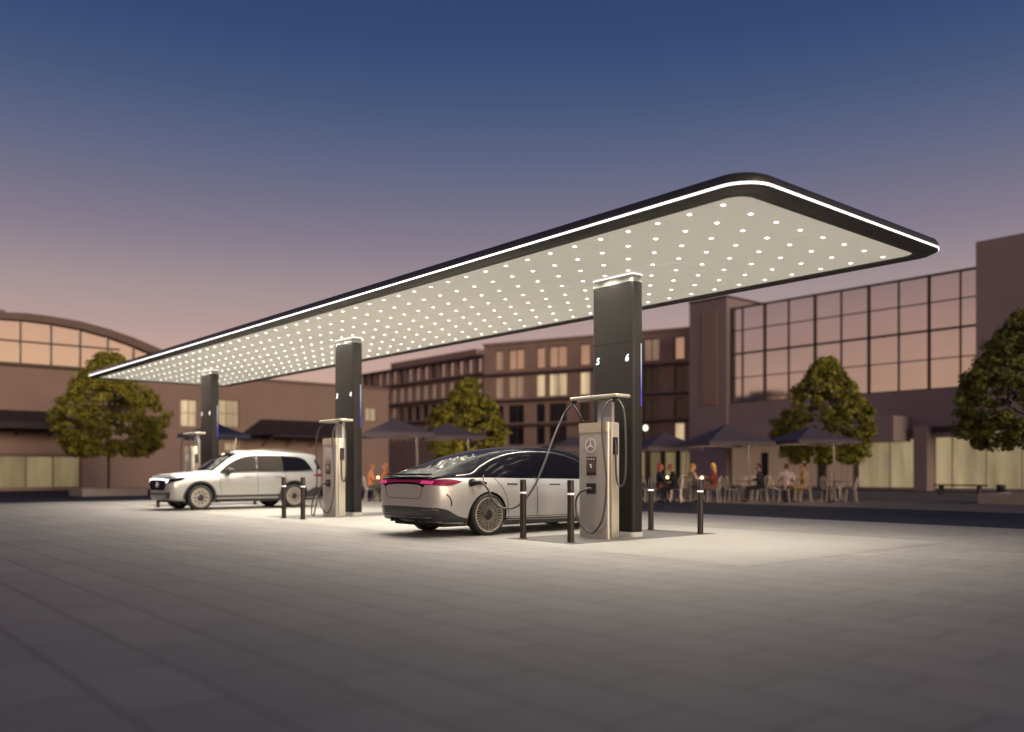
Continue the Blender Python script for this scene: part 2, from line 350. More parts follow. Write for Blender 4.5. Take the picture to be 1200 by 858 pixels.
# ------------------------------------------------------------------ columns
def text_mesh(s, size, name, m, parent, mtx, shear=.0, depth=.003):
    cu = bpy.data.curves.new(name, 'FONT'); cu.body = s; cu.size = size; cu.extrude = depth; cu.shear = shear; cu.align_x = 'CENTER'; cu.align_y = 'CENTER'; cu.offset = size*.018
    t = bpy.data.objects.new(name, cu); COL.objects.link(t); dg = bpy.context.evaluated_depsgraph_get(); dg.update()
    me = bpy.data.meshes.new_from_object(t.evaluated_get(dg)); bpy.data.objects.remove(t); me.transform(mtx); return link(name, me, m, parent)
FACEV = Matrix(((0, 0, -1, 0), (-1, 0, 0, 0), (0, 1, 0, 0), (0, 0, 0, 1)))   # text plane facing -x (towards -V), reading along -y
vio = bpy.data.materials.new('column_light_gradient'); vio.use_nodes = True; nn = vio.node_tree.nodes; nn.clear(); ll = vio.node_tree.links
_e = nn.new('ShaderNodeEmission'); _o = nn.new('ShaderNodeOutputMaterial'); _t = nn.new('ShaderNodeTexCoord'); _s = nn.new('ShaderNodeSeparateXYZ'); _m = nn.new('ShaderNodeMapRange'); _c = nn.new('ShaderNodeValToRGB')
ll.new(_t.outputs['Object'], _s.inputs[0]); ll.new(_s.outputs['Z'], _m.inputs[0]); _m.inputs[1].default_value = 2.15; _m.inputs[2].default_value = 3.22; ll.new(_m.outputs[0], _c.inputs[0])
_c.color_ramp.elements[0].color = (.18, .13, .75, 1); _c.color_ramp.elements[1].color = (.9, .88, 1, 1); _c.color_ramp.elements[0].position = .25; _c.color_ramp.elements[1].position = .75
ll.new(_c.outputs[0], _e.inputs[0]); _e.inputs[1].default_value = .8; ll.new(_e.outputs[0], _o.inputs[0])
def column(off, nums, label):
    r = thing('canopy_column', label, 'column', uv(3.58+off, 2.10), TH, 'columns carrying the canopy')
    W, T = .94, .27; p = rrect(0, T, 0, W, .07, 6)
    ins = lambda d: rrect(d, T-d, d, W-d, .07-d*.5, 6)
    for z0, z1 in ((.09, 1.32), (1.326, 2.16), (2.166, 3.24), (3.246, CEIL-.135)):
        MB().prism(p, z0, z1).build('cladding_panel', M['column'], r, True, 50)
    MB().prism(ins(.006), .088, CEIL-.13).build('core', M['black'], r, True, 50)
    MB().prism(rrect(-.012, T+.012, -.012, W+.012, .08, 6), .012, .088).build('plinth', M['plinth'], r, True, 50)
    MB().prism(ins(.004), CEIL-.135, CEIL-.022).build('cap', M['cap'], r, True, 50)
    MB().prism(rrect(-.004, T+.004, -.004, W+.004, .07, 6), CEIL-.020, CEIL-.008).build('cap_light', M['caplight'], r, True, 50)
    MB().box(T-.075, T-.055, -.006, .004, 2.17, 3.22).build('light_strip', vio, r)
    for t, y in zip(nums, (.80, .13)):
        text_mesh(t, .16, 'numeral', M['numeral'], r, Matrix.Translation((-.006, y, 2.97+(.0 if y > .5 else 0))) @ FACEV, shear=.22)
    return r
column(0, '56', 'dark canopy column numbered 5 and 6 behind the nearest charger')
column(OFFS[1], '34', 'dark canopy column numbered 3 and 4 between the two parked cars')
column(OFFS[2], '12', 'dark canopy column rising behind the white SUV, farthest from the camera')
for i, lab in enumerate(('dark island plate under the charger by column 5 and 6', 'dark island plate under the middle charger and column', 'dark island plate partly hidden behind the white SUV')):
    r = MB().box(.38, 3.86, -.35, 1.16, 0, .012).build('charging_island', M['island'])
    r.location = uv(3.58+OFFS[i], 0); r.rotation_euler = (0, 0, TH); tag(r, lab, 'island plate', 'dark plates of the charging islands')
# ------------------------------------------------------------------ bollards
def bollard(label, loc):
    r = thing('bollard', label, 'bollard', loc, TH, 'dark bollards with a white band')
    MB().lathe([(0, .012), (.052, .012), (.052, .735), (0, .735)], 24).build('post', M['bollard'], r, True)
    MB().lathe([(0, .735), (.0535, .735), (.0535, .765), (0, .765)], 24).build('band', M['band'], r, True)
    MB().lathe([(0, .765), (.052, .765), (.052, .95), (.046, .96), (0, .962)], 24).build('head', M['bollard'], r, True)
    MB().lathe([(0, .012), (.085, .012), (.085, .018), (.055, .02), (0, .02)], 24).build('foot_ring', M['bollard'], r, True)
    return r
b0 = bollard('bollard directly left of the near charger, between it and the sedan side', uv(3.49, .59))
for lab, p in (('bollard standing in front of the sedan rear door, farthest left on the near island', uv(4.56, .56)),
               ('bollard just right of the thick column numbered 5 and 6', uv(4.50, 3.62)),
               ('rightmost bollard of all, at the right tip of the dark island plate', uv(3.30, 3.52)),
               ('left one of two bollards in front of the SUV rear wheel', uv(12.70, .32)),
               ('right one of two bollards in front of the SUV rear wheel, nearer the middle charger', uv(11.95, .42)),
               ('bollard seen under the nose of the white SUV, only its foot showing', uv(21.0, .22)),
               ('bollard foot seen under the SUV between its wheels', uv(20.9, 3.25)),
               ('bollard beyond the middle column, hidden behind the sedan tail', uv(13.1, 3.62))):
    dup(b0, p, label=lab)
# ------------------------------------------------------------------ chargers
def star(mb, r, y0, y1, cx_=0, cz_=0, w=.10, ring=.09):
    # three-pointed star in a ring, in the y-z plane of x = y0..y1
    for k in range(3):
        a = R(90+120*k); d = Vector((0, math.cos(a), math.sin(a))); s = Vector((0, -math.sin(a), math.cos(a)))
        q = [Vector((0, cx_, cz_))+s*r*w-d*r*w*.5, Vector((0, cx_, cz_))+d*r*.97, Vector((0, cx_, cz_))-s*r*w-d*r*w*.5]
        va = [mb.b.verts.new(Vector((y0, 0, 0))+p) for p in q]; vb = [mb.b.verts.new(Vector((y1, 0, 0))+p) for p in q]
        mb.b.faces.new(va); mb.b.faces.new(vb[::-1])
        for i in range(3): j = (i+1) % 3; mb.b.faces.new((va[i], va[j], vb[j], vb[i]))
    mb.lathe([(r*(1-ring), y0), (r, y0), (r, y1), (r*(1-ring), y1)], 32, Matrix.Translation((0, cx_, cz_)) @ Matrix(((0, 0, 1, 0), (0, 1, 0, 0), (-1, 0, 0, 0), (0, 0, 0, 1))), close=True)
def charger(off, label, front_cable=True):
    # local x = V (depth), local y = U ; the front with the emblem faces -x
    r = thing('charging_station', label, 'charger', uv(3.50+off, 1.42), TH, 'car chargers on the islands')
    D, W, Ht = .26, .66, 1.86
    mb = MB(); nz = 14; p0 = rrect(0, D, 0, W, .05, 5); rings = []
    for i in range(nz+1):
        z = .012+(Ht-.012)*i/nz; q = .012*math.sin(math.pi*i/nz)
        rings.append([mb.b.verts.new((x-(q if x < D/2 else 0), y, z)) for x, y in p0])
    for a, b_ in zip(rings, rings[1:]):
        for i in range(len(a)): j = (i+1) % len(a); mb.b.faces.new((a[i], a[j], b_[j], b_[i]))
    mb.b.faces.new(rings[0][::-1]); mb.b.faces.new(rings[-1]); mb.build('body', M['steel'], r, True, 40)
    MB().prism(rrect(-.016, D+.004, -.004, W+.004, .05, 5), Ht-.135, Ht+.02).build('top_cap', M['steel2'], r, True, 40)
    MB().box(.06, .235, -.030, -.001, .03, Ht+.01, .012).build('side_fin', M['steel2'], r, True)
    MB().box(.08, .20, -.036, -.028, 1.36, 1.64, .003).build('holster', M['black'], r)
    mb = MB(); star(mb, .115, -.030, -.016, W/2+.03, 1.515); mb.build('emblem', M['emblem'], r)
    s = MB().box(-.030, -.012, W/2-.08, W/2+.12, 1.03, 1.33, .004).build('screen', M['blackgloss'], r)
    ic = MB()
    for k in range(3): ic.box(-.0325, -.030, W/2+.075-.062*k-.012, W/2+.075-.062*k+.012, 1.285, 1.30)
    ic.box(-.0325, -.030, W/2+.005, W/2+.04, 1.19, 1.21); ic.box(-.0325, -.030, W/2+.0, W/2+.02, 1.15, 1.185); ic.build('screen_icons', M['screen'], s)
    sk = MB().box(-.032, -.010, W/2-.08, W/2+.12, .73, .90, .004).build('socket', M['black'], r)
    MB().tube([(-.02, W/2+.0, .80), (-.07, W/2+.02, .82), (-.10, W/2+.07, .79)], .024, 10, smooth=4).build('plug', M['cable'], sk, True)
    MB().box(.235, .32, .15, .46, .012, 2.28, .015).build('mast', M['steel'], r, True)
    MB().box(.225, .235, .115, .145, Ht, 2.28).build('mast_edge', M['steel2'], r)
    a = MB().box(.05, .40, -.13, .93, 2.27, 2.33, .02).build('cable_arm', M['steel2'], r, True)
    for y in (-.06, .86): MB().lathe([(0, 2.20), (.03, 2.20), (.045, 2.272), (0, 2.272)], 14, Matrix.Translation((.1, y, 0))).build('cable_hanger', M['black'], a, True)
    cb = MB()
    cb.tube([(.1, -.06, 2.22), (.02, .02, 2.19), (-.045, .075, 1.95), (-.05, .05, 1.5), (-.06, -.03, .95), (-.08, .02, .40), (-.09, .20, .13), (-.10, .38, .14), (-.10, .58, .32), (-.09, .63, .6), (-.10, .52, .75), (-.10, .40, .79)], .017, 8, smooth=8)
    cb.build('front_cable', M['cable'], r, True, 60)
    cb = MB()
    cb.tube([(.1, -.06, 2.22), (.1, -.16, 2.20), (.1, -.26, 2.0), (.1, -.29, 1.5), (.1, -.28, 1.02), (.1, -.20, .86), (.1, -.11, .93), (.1, -.08, 1.2), (.12, -.06, 1.45), (.13, -.035, 1.58)], .017, 8, smooth=8)
    cb.build('side_cable', M['cable'], r, True, 60)
    if front_cable:
        cb = MB(); cb.tube([(.1, .86, 2.22), (.04, .78, 2.16), (.05, .66, 2.0), (.08, .62, 1.87)], .019, 8, smooth=8); cb.build('feed_cable', M['black'], r, True, 60)
    else:
        cb = MB(); cb.tube([(.1, .86, 2.22), (.06, .98, 2.08), (.03, 1.05, 1.7), (.03, 1.0, 1.2), (-.02, .92, .75), (-.10, 1.0, .3), (-.16, .9, .06), (-.2, .72, .04), (-.2, .6, .3), (-.14, .5, .7), (-.10, .42, .8)], .017, 8, smooth=8); cb.build('feed_cable', M['cable'], r, True, 60)
    return r
charger(0, 'nearest steel charger with round star emblem, beside column 5 and 6')
charger(8.75, 'middle steel charger, between the SUV tail and the column numbered 3 and 4', False)
charger(18.0, 'farthest charger, half hidden behind the bonnet of the white SUV', False)
# charging cable to the sedan
h0 = uv(3.50+.86, 1.52, 2.22)
pts = [h0] + [at(*p) for p in ((662, 484, 14.75), (648, 515, 14.6), (638, 543, 14.45), (627, 568, 14.35), (613, 588, 14.3), (600, 595.5, 14.25), (586, 594, 14.2), (577, 585, 14.2), (571, 572, 14.25), (564, 565, 14.35))]
tag(MB().tube(pts, .018, 10, smooth=8).build('charging_cable', M['cable'], smooth=True, angle=60), 'grey cable hanging in a long curve from the charger arm to the sedan', 'cable')

# ------------------------------------------------------------------ cars
def loft(st, K=8, sub=5, xs=64):
    """st: x, zb, ws, zs, wm, zm, wb, zbelt, wr, zr, zt"""
    X = [s[0] for s in st]
    def interp(x, c):
        for i in range(len(X)-1):
            if X[i] <= x <= X[i+1]:
                t = (x-X[i])/(X[i+1]-X[i]); p1, p2 = st[i][c], st[i+1][c]; hgt = X[i+1]-X[i]
                m1 = (p2-p1)/hgt if i == 0 else .5*((p2-p1)/hgt+(p1-st[i-1][c])/(X[i]-X[i-1]))
                m2 = (p2-p1)/hgt if i == len(X)-2 else .5*((p2-p1)/hgt+(st[i+2][c]-p2)/(X[i+2]-X[i+1]))
                if (p2-p1)*m1 < 0: m1 = 0
                if (p2-p1)*m2 < 0: m2 = 0
                lim = 3*abs(p2-p1)/hgt; m1 = max(-lim, min(lim, m1)); m2 = max(-lim, min(lim, m2))
                return (2*t**3-3*t*t+1)*p1+(t**3-2*t*t+t)*hgt*m1+(-2*t**3+3*t*t)*p2+(t**3-t*t)*hgt*m2
        return st[-1][c]
    L = X[-1]-X[0]; xsamp = sorted(set([round(X[0]+L*i/xs, 4) for i in range(xs+1)] + [round(x, 4) for x in X]))
    secs = []
    for x in xsamp:
        zb, ws, zs, wm, zm, wb, zbl, wr, zr, zt = [interp(x, c) for c in range(1, 11)]
        ctl = [Vector((0, zb)), Vector((ws*.90, zb)), Vector((ws, zs)), Vector((wm, zm)), Vector((wb, zbl)), Vector((wr, zr)), Vector((wr*.55, zr+(zt-zr)*.78)), Vector((0, zt))]
        ctl = [Vector((a.x, a.y, 0)) for a in ctl]
        secs.append((x, [Vector((x, c_.x, c_.y)) for c_ in catmull_t(ctl, sub)]))
    return secs
def catmull_t(p, k):
    out = []; q = [Vector((-p[1].x, p[1].y, 0))]+list(p)+[Vector((-p[-2].x, p[-2].y, 0))]
    for i in range(1, len(q)-2):
        for j in range(k):
            t = j/k; a, b, c, d = q[i-1], q[i], q[i+1], q[i+2]
            m1 = (c-a)*.5; m2 = (d-b)*.5; lim = (c-b).length
            if m1.length > lim: m1 = m1.normalized()*lim
            if m2.length > lim: m2 = m2.normalized()*lim
            out.append((2*t**3-3*t*t+1)*b+(t**3-2*t*t+t)*m1+(-2*t**3+3*t*t)*c+(t**3-t*t)*m2)
    out.append(p[-1]); return out
def car_shell(name, st, root, axles, rw, paint, roofm, cowl, rear_roof, sub=5):
    secs = loft(st, sub=sub); n1 = len(secs[0][1]); b = bmesh.new(); rows = []
    for x, s in secs:
        full = [(p.x, p.y, p.z) for p in s] + [(p.x, -p.y, p.z) for p in s[-2:0:-1]]
        rows.append([b.verts.new(p) for p in full])
    N = len(rows[0]); belt = 4*sub; mats = []
    for i in range(len(rows)-1):
        for j in range(N):
            f = b.faces.new((rows[i][j], rows[i][(j+1) % N], rows[i+1][(j+1) % N], rows[i+1][j])); jj = j if j < n1-1 else 2*(n1-1)-1-j
            xm = (secs[i][0]+secs[i+1][0])/2
            f.material_index = 1 if (jj >= belt and rear_roof < xm < cowl) else 0
    b.faces.new(rows[0]); b.faces.new(rows[-1][::-1]); bmesh.ops.recalc_face_normals(b, faces=b.faces)
    me = bpy.data.meshes.new(name); b.to_mesh(me); b.free()
    bvh_me = me.copy(); bm2 = bmesh.new(); bm2.from_mesh(bvh_me); bvh = BVHTree.FromBMesh(bm2); bm2.free()
    me.materials.append(paint); me.materials.append(roofm); me.materials.append(M['well'])
    o = bpy.data.objects.new(name, me); COL.objects.link(o)
    cutters = []
    for ax in axles:
        for sgn in (1, -1):
            mb = MB(); mb.lathe([(0, .60*sgn), (rw, .60*sgn), (rw, 1.2*sgn), (0, 1.2*sgn)], 48, Matrix.Translation((ax, 0, rw-.06+.0)) @ Matrix.Rotation(R(-90), 4, 'X'))
            cme = mb.build('cutter', M['well']); cutters.append(cme)
            md = o.modifiers.new('b', 'BOOLEAN'); md.operation = 'DIFFERENCE'; md.solver = 'EXACT'; md.object = cme
    apply_mods(o)
    for cme in cutters: bpy.data.objects.remove(cme)
    me = o.data
    while len(me.materials) < 3: me.materials.append(M['well'])
    zc_ = rw-.06
    for p in me.polygons:
        c_ = p.center
        for ax in axles:
            d = math.hypot(c_.x-ax, c_.z-zc_)
            if d < rw+.004 and abs(c_.y) > .58 and (abs(p.normal.y) < .12 or abs(abs(c_.y)-.6) < .01) and (d > rw-.012 or abs(abs(c_.y)-.6) < .01): p.material_index = 2
    for p in me.polygons:
        if p.material_index > 2: p.material_index = 2
    # split the greenhouse from the lower body so each is a part of its own
    b = bmesh.new(); b.from_mesh(me); b2 = b.copy()
    bmesh.ops.delete(b, geom=[f for f in b.faces if f.material_index == 1], context='FACES')
    bmesh.ops.delete(b2, geom=[f for f in b2.faces if f.material_index != 1], context='FACES')
    mA = bpy.data.meshes.new('body'); b.to_mesh(mA); mB = bpy.data.meshes.new('roof_shell'); b2.to_mesh(mB); b.free(); b2.free()
    for m_ in me.materials: mA.materials.append(m_); mB.materials.append(m_)
    bpy.data.objects.remove(o)
    link('body', mA, None, root, True, 32); link('roof_shell', mB, None, root, True, 32)
    return bvh
def panel(bvh, root, name, m, axis, poly, off=.006, res=.04, mirror=False, thick=.012):
    dirs = {'R': ((0, -3), (0, 1)), }
    b = bmesh.new()
    # boundary resample
    bd = []
    for i in range(len(poly)):
        a = Vector(poly[i]); c_ = Vector(poly[(i+1) % len(poly)]); k = max(1, int((c_-a).length/res))
        for j in range(k): bd.append(a+(c_-a)*j/k)
    x0 = min(p.x for p in bd); x1 = max(p.x for p in bd); y0 = min(p.y for p in bd); y1 = max(p.y for p in bd)
    pts = list(bd); nx = int((x1-x0)/res); ny = int((y1-y0)/res)
    for i in range(1, nx+1):
        for j in range(1, ny+1):
            q = Vector((x0+(i-.5+.25*(j % 2))*res, y0+(j-.5)*res))
            if all((q-p).length > res*.45 for p in bd): pts.append(q)
    vs, es, fs, *_ = delaunay_2d_cdt(pts, [], [list(range(len(bd)))], 1, 1e-5)
    def cast(p):
        if axis == 'R': o, d = Vector((p.x, -3, p.y)), Vector((0, 1, 0))
        elif axis == 'L': o, d = Vector((p.x, 3, p.y)), Vector((0, -1, 0))
        elif axis == 'T': o, d = Vector((p.x, p.y, 4)), Vector((0, 0, -1))
        elif axis == 'B': o, d = Vector((-4, p.x, p.y)), Vector((1, 0, 0))
        else: o, d = Vector((7, p.x, p.y)), Vector((-1, 0, 0))
        h, nrm, *_r = bvh.ray_cast(o, d)
        if h is None: return None
        if nrm.dot(d) > 0: nrm = -nrm
        return h, nrm, d
    vv_ = []
    for p in vs:
        c_ = cast(p)
        vv_.append(None if c_ is None else (b.verts.new(c_[0]+c_[1]*off*.6-c_[2]*off*.4)))
    for f in fs:
        if all(vv_[i] is not None for i in f):
            try: b.faces.new([vv_[i] for i in f])
            except ValueError: pass
    b.normal_update(); bmesh.ops.recalc_face_normals(b, faces=b.faces)
    # point outward
    if b.faces:
        dd = {'R': Vector((0, -1, 0)), 'L': Vector((0, 1, 0)), 'T': Vector((0, 0, 1)), 'B': Vector((-1, 0, 0)), 'F': Vector((1, 0, 0))}[axis]
        if sum(f.normal.dot(dd) for f in b.faces) < 0: bmesh.ops.reverse_faces(b, faces=b.faces)
        be = [e for e in b.edges if e.is_boundary]
        r_ = bmesh.ops.extrude_edge_only(b, edges=be)
        for v in r_['geom']:
            if isinstance(v, bmesh.types.BMVert): v.co -= dd*thick
    me = bpy.data.meshes.new(name); b.to_mesh(me); b.free()
    o = link(name, me, m, root, True, 40)
    return o
def strip_poly(path, w):
    path = [Vector(p) for p in path]; a = []; b = []
    for i, p in enumerate(path):
        t = (path[min(i+1, len(path)-1)]-path[max(i-1, 0)]).normalized(); nrm = Vector((-t.y, t.x))*w/2
        a.append(p+nrm); b.append(p-nrm)
    return a+b[::-1]
def smooth2(pts, k=4, closed=False):
    P3 = [Vector((p[0], p[1], 0)) for p in pts]; return [(p.x, p.y) for p in catmull(P3, k)]
def wheel(root, x, y, r, rimr, style, w=.235):
    sg = 1 if y > 0 else -1
    e = bpy.data.objects.new('wheel', None); COL.objects.link(e); e.parent = root; e.location = (x, y, r); e.empty_display_size = .1
    # lathe axis z -> +-y ; outer face towards sg*y
    Q = Matrix.Rotation(R(-90*sg), 4, 'X')
    h = w/2
    MB().lathe([(rimr*.97, -h*.9), (r-.05, -h), (r-.012, -h*.82), (r, -h*.55), (r, h*.55), (r-.012, h*.82), (r-.045, h), (rimr+.012, h*.96), (rimr, h*.86)], 56, Q, close=True).build('tyre', M['tyre'], e, True, 30)
    MB().lathe([(rimr*1.005, -h*.8), (rimr*1.005, h*.84), (rimr+.004, h*.9), (rimr-.014, h*.92), (rimr-.02, h*.80), (rimr-.02, -h*.8)], 56, Q, close=True).build('rim', M['rim'] if style == 'spokes' else M['rim2'], e, True, 30)
    MB().lathe([(0, -h*.2), (rimr-.02, -h*.2), (rimr-.02, -h*.1), (0, -h*.1)], 40, Q).build('brake_disc', M['rimdark'], e)
    sp_ = MB()
    if style == 'spokes':
        for k in range(32):
            a = 2*math.pi*k/32; wd = .0045 if k % 2 else .006; d0 = .085; d1 = rimr-.012
            mt = Q @ Matrix.Rotation(a, 4, 'Z')
            vs = []
            for (rr_, ww, zz) in ((d0, wd*.6, h*.62), (d1, wd*1.15, h*.86)):
                for s1, zt_ in ((-1, zz-.02), (1, zz-.02), (1, zz), (-1, zz)): vs.append(sp_.b.verts.new(mt @ Vector((rr_, s1*ww, zt_))))
            for f in ((0, 1, 2, 3), (7, 6, 5, 4), (0, 4, 5, 1), (1, 5, 6, 2), (2, 6, 7, 3), (3, 7, 4, 0)): sp_.b.faces.new([vs[i] for i in f])
    else:
        for k in range(10):
            a0 = 2*math.pi*k/10; pts = []
            for i in range(7): aa = a0+.045+(2*math.pi/10-.09)*i/6; pts.append((math.cos(aa)*(rimr-.03), math.sin(aa)*(rimr-.03)))
            for i in range(7): aa = a0+.45-(2*math.pi/10-.33)*i/6-.0; pts.append((math.cos(aa)*rimr*.40, math.sin(aa)*rimr*.40))
            sp_.prism(pts, h*.55, h*.74, Q)
        sp_.lathe([(rimr*.42, h*.5), (rimr*.42, h*.76), (rimr*.36, h*.78), (rimr*.36, h*.5)], 40, Q, close=True)
        sp_.lathe([(rimr-.05, h*.6), (rimr-.012, h*.62), (rimr-.012, h*.80), (rimr-.05, h*.78)], 40, Q, close=True)
    sp_.build('spokes', M['rim'] if style == 'spokes' else M['rim2'], e)
    MB().lathe([(0, h*.2), (.09, h*.2), (.09, h*.66), (.055, h*.80), (.03, h*.82), (0, h*.82)], 24, Q).build('hub', M['rimdark'], e, True)
    return e
def mirror_panel(bvh, root, name, m, poly, **k):
    panel(bvh, root, name, m, 'R', poly, **k); panel(bvh, root, name, m, 'L', poly, **k)
# --- sedan
ST_S = [(-1.10, .46, .50, .52, .60, .66, .56, .82, .48, .86, .88), (-1.085, .36, .62, .42, .70, .64, .68, .90, .58, .94, .955), (-1.05, .30, .72, .37, .79, .63, .76, .955, .63, 1.00, 1.02),
 (-.97, .26, .79, .34, .865, .64, .82, .99, .66, 1.045, 1.065), (-.80, .23, .84, .31, .925, .66, .87, 1.005, .67, 1.09, 1.115), (-.4, .20, .88, .29, .955, .68, .895, 1.01, .655, 1.185, 1.225),
 (0, .18, .90, .28, .963, .69, .90, 1.01, .635, 1.285, 1.34), (.5, .16, .91, .27, .958, .68, .895, 1.00, .615, 1.375, 1.44), (1.0, .16, .91, .26, .955, .67, .885, .99, .605, 1.42, 1.495),
 (1.5, .16, .91, .26, .955, .66, .88, .98, .605, 1.435, 1.512), (2.0, .16, .91, .26, .955, .66, .88, .97, .61, 1.415, 1.49), (2.4, .16, .91, .26, .955, .66, .88, .96, .63, 1.345, 1.42), (2.8, .16, .905, .26, .955, .66, .88, .945, .665, 1.20, 1.27),
 (3.2, .16, .90, .26, .96, .66, .875, .925, .72, 1.03, 1.09), (3.5, .17, .88, .27, .95, .64, .86, .87, .70, .945, .99), (3.8, .18, .84, .28, .89, .58, .80, .79, .62, .85, .88), (4.0, .22, .74, .29, .79, .52, .70, .68, .52, .74, .765), (4.08, .30, .5, .36, .56, .48, .50, .58, .36, .63, .645)]
sed = thing('sedan_car', 'silver fastback sedan with black roof seen from behind, charging cable plugged in', 'car', uv(6.39, .56), TH)
def zm(z): return z if z < .9 else (.9+(z-.9)*.77 if z < 1.05 else 1.0155+(z-1.05)*1.18)
ST_S = [(*q[:7], zm(q[7]), q[8], zm(q[9]), zm(q[10])) for q in ST_S]
def zp(pts): return [(x, zm(z)) for x, z in pts]
bs = car_shell('sedan', ST_S, sed, (0, 3.12), .405, M['paint'], M['roofpaint'], 3.05, -2)
for x in (0, 3.12):
    for y in (.855, -.855): wheel(sed, x, y, .362, .292, 'spokes')
RW = smooth2([(-.28, 1.045), (-.05, 1.155), (.3, 1.27), (.7, 1.352), (1.02, 1.385)])+[(1.06, 1.385), (1.06, 1.035), (.6, 1.035), (.1, 1.035)]
FW = [(1.14, 1.388)]+smooth2([(1.5, 1.395), (1.85, 1.37), (2.2, 1.30), (2.55, 1.18), (2.86, 1.03)])+[(2.86, .985), (2.0, 1.0), (1.14, 1.02)]
for sd in 'RL':
    wn = panel(bs, sed, 'rear_side_window', M['glass'], sd, zp(RW), off=.004); wn = panel(bs, sed, 'front_side_window', M['glass'], sd, zp(FW), off=.004)
    panel(bs, sed, 'window_chrome_strip', M['chrome'], sd, strip_poly(zp(smooth2([(-.62, 1.055), (-.30, 1.085), (-.05, 1.185), (.3, 1.298), (.7, 1.378), (1.1, 1.412), (1.5, 1.418), (1.85, 1.395), (2.2, 1.325), (2.55, 1.205), (2.9, 1.03)], 5)), .008), off=.007, res=.02)
    panel(bs, sed, 'side_skirt', M['trim'], sd, [(.40, .17), (.40, .30), (.6, .285), (2.5, .275), (2.72, .30), (2.72, .17)], off=.007)
    panel(bs, sed, 'skirt_chrome', M['chrome'], sd, strip_poly([(.44, .262), (1.5, .25), (2.68, .262)], .012), off=.013, res=.02)
    panel(bs, sed, 'shut_line', M['seamdark'], sd, strip_poly([(1.12, .32), (1.10, .7), (1.115, 1.0)], .010), off=.0035, res=.02)
    panel(bs, sed, 'shut_line', M['seamdark'], sd, strip_poly(smooth2([(.46, .34), (.40, .62), (.30, .82), (.16, .97)]), .010), off=.0035, res=.02)
    panel(bs, sed, 'shut_line', M['seamdark'], sd, strip_poly([(2.58, .32), (2.62, .6), (2.55, .94)], .010), off=.0035, res=.02)
    panel(bs, sed, 'shut_line', M['seamdark'], sd, strip_poly([(.4, .315), (1.5, .305), (2.6, .315)], .010), off=.0035, res=.02)
    panel(bs, sed, 'door_handle', M['trim'], sd, strip_poly([(.42, .875), (.66, .87)], .022), off=.006, res=.02)
    panel(bs, sed, 'door_handle', M['trim'], sd, strip_poly([(1.42, .86), (1.68, .855)], .022), off=.006, res=.02)
    panel(bs, sed, 'rear_bumper_side', M['trim'], sd, [(-1.06, .30), (-1.06, .50)]+smooth2([(-1.0, .50), (-.82, .46), (-.62, .36), (-.44, .315), (-.40, .31)])+[(-.40, .19), (-.8, .22), (-1.0, .26)], off=.007)
    panel(bs, sed, 'bumper_vent', M['black'], sd, strip_poly(smooth2([(-.86, .72), (-.80, .66), (-.765, .58), (-.76, .52)]), .020), off=.006, res=.02)
    panel(bs, sed, 'tail_light_side', M['tail'], sd, smooth2([(-1.02, .95), (-.85, .965), (-.70, .955), (-.56, .925)])+smooth2([(-.56, .918), (-.70, .875), (-.86, .852), (-1.02, .865)]), off=.010, res=.025)
    panel(bs, sed, 'headlight', M['drl'], sd, [(3.75, .62), (3.95, .6), (3.95, .66), (3.7, .70)], off=.008)
panel(bs, sed, 'tail_light_band', M['tail'], 'B', smooth2([(-.85, .955), (-.6, .955), (0, .95), (.6, .955), (.85, .955)])+smooth2([(.85, .865), (.62, .872), (.35, .905), (0, .912), (-.35, .905), (-.62, .872), (-.85, .865)]), off=.008, res=.025)
for sg in (-1, 1):
    for k in range(5): panel(bs, sed, 'tail_light_element', M['taildot'], 'B', [(sg*(.52+.055*k), .892-.002*k), (sg*(.555+.055*k), .892-.002*k), (sg*(.575+.055*k), .935), (sg*(.54+.055*k), .935)], off=.016, res=.02)
panel(bs, sed, 'rear_bumper', M['trim'], 'B', [(-.86, .27), (-.84, .49), (-.45, .505), (0, .505), (.45, .505), (.84, .49), (.86, .27)], off=.008)
panel(bs, sed, 'bumper_chrome', M['chrome'], 'B', strip_poly([(-.72, .335), (-.4, .325), (.4, .325), (.72, .335)], .014), off=.016, res=.02)
for y in (-.42, -.30, .30, .42): MB().prism([(-1.085, .235), (-.90, .215), (-.90, .325), (-1.075, .335)], y-.008, y+.008, Matrix(((1, 0, 0, 0), (0, 0, 1, 0), (0, 1, 0, 0), (0, 0, 0, 1)))).build('diffuser_fin', M['black'], sed)
for sg in (-1, 1): panel(bs, sed, 'bumper_inset', M['blackgloss'], 'B', [(sg*.50, .38), (sg*.82, .39), (sg*.83, .455), (sg*.56, .45)], off=.014, res=.03); panel(bs, sed, 'inset_chrome', M['chrome'], 'B', strip_poly([(sg*.56, .46), (sg*.83, .465)], .008), off=.018, res=.03)
panel(bs, sed, 'boot_line', M['seamdark'], 'B', strip_poly([(-.58, .86), (-.52, .70), (-.45, .64), (.45, .64), (.52, .70), (.58, .86)], .008), off=.0035, res=.02)
panel(bs, sed, 'rear_window', M['glass'], 'T', [(-.62, -.46), (-.62, .46), (-.2, .50), (.35, .50), (.55, .44), (.55, -.44), (.35, -.50), (-.2, -.50)], off=.005)
panel(bs, sed, 'windscreen', M['glass'], 'T', [(2.15, -.52), (2.15, .52), (3.0, .66), (3.06, .0), (3.0, -.66)], off=.005)
MB().tube([(-.99, -.66, 1.045), (-1.035, -.35, 1.045), (-1.045, 0, 1.045), (-1.035, .35, 1.045), (-.99, .66, 1.045)], .016, 8, smooth=4).build('spoiler', M['roofpaint'], sed, True)
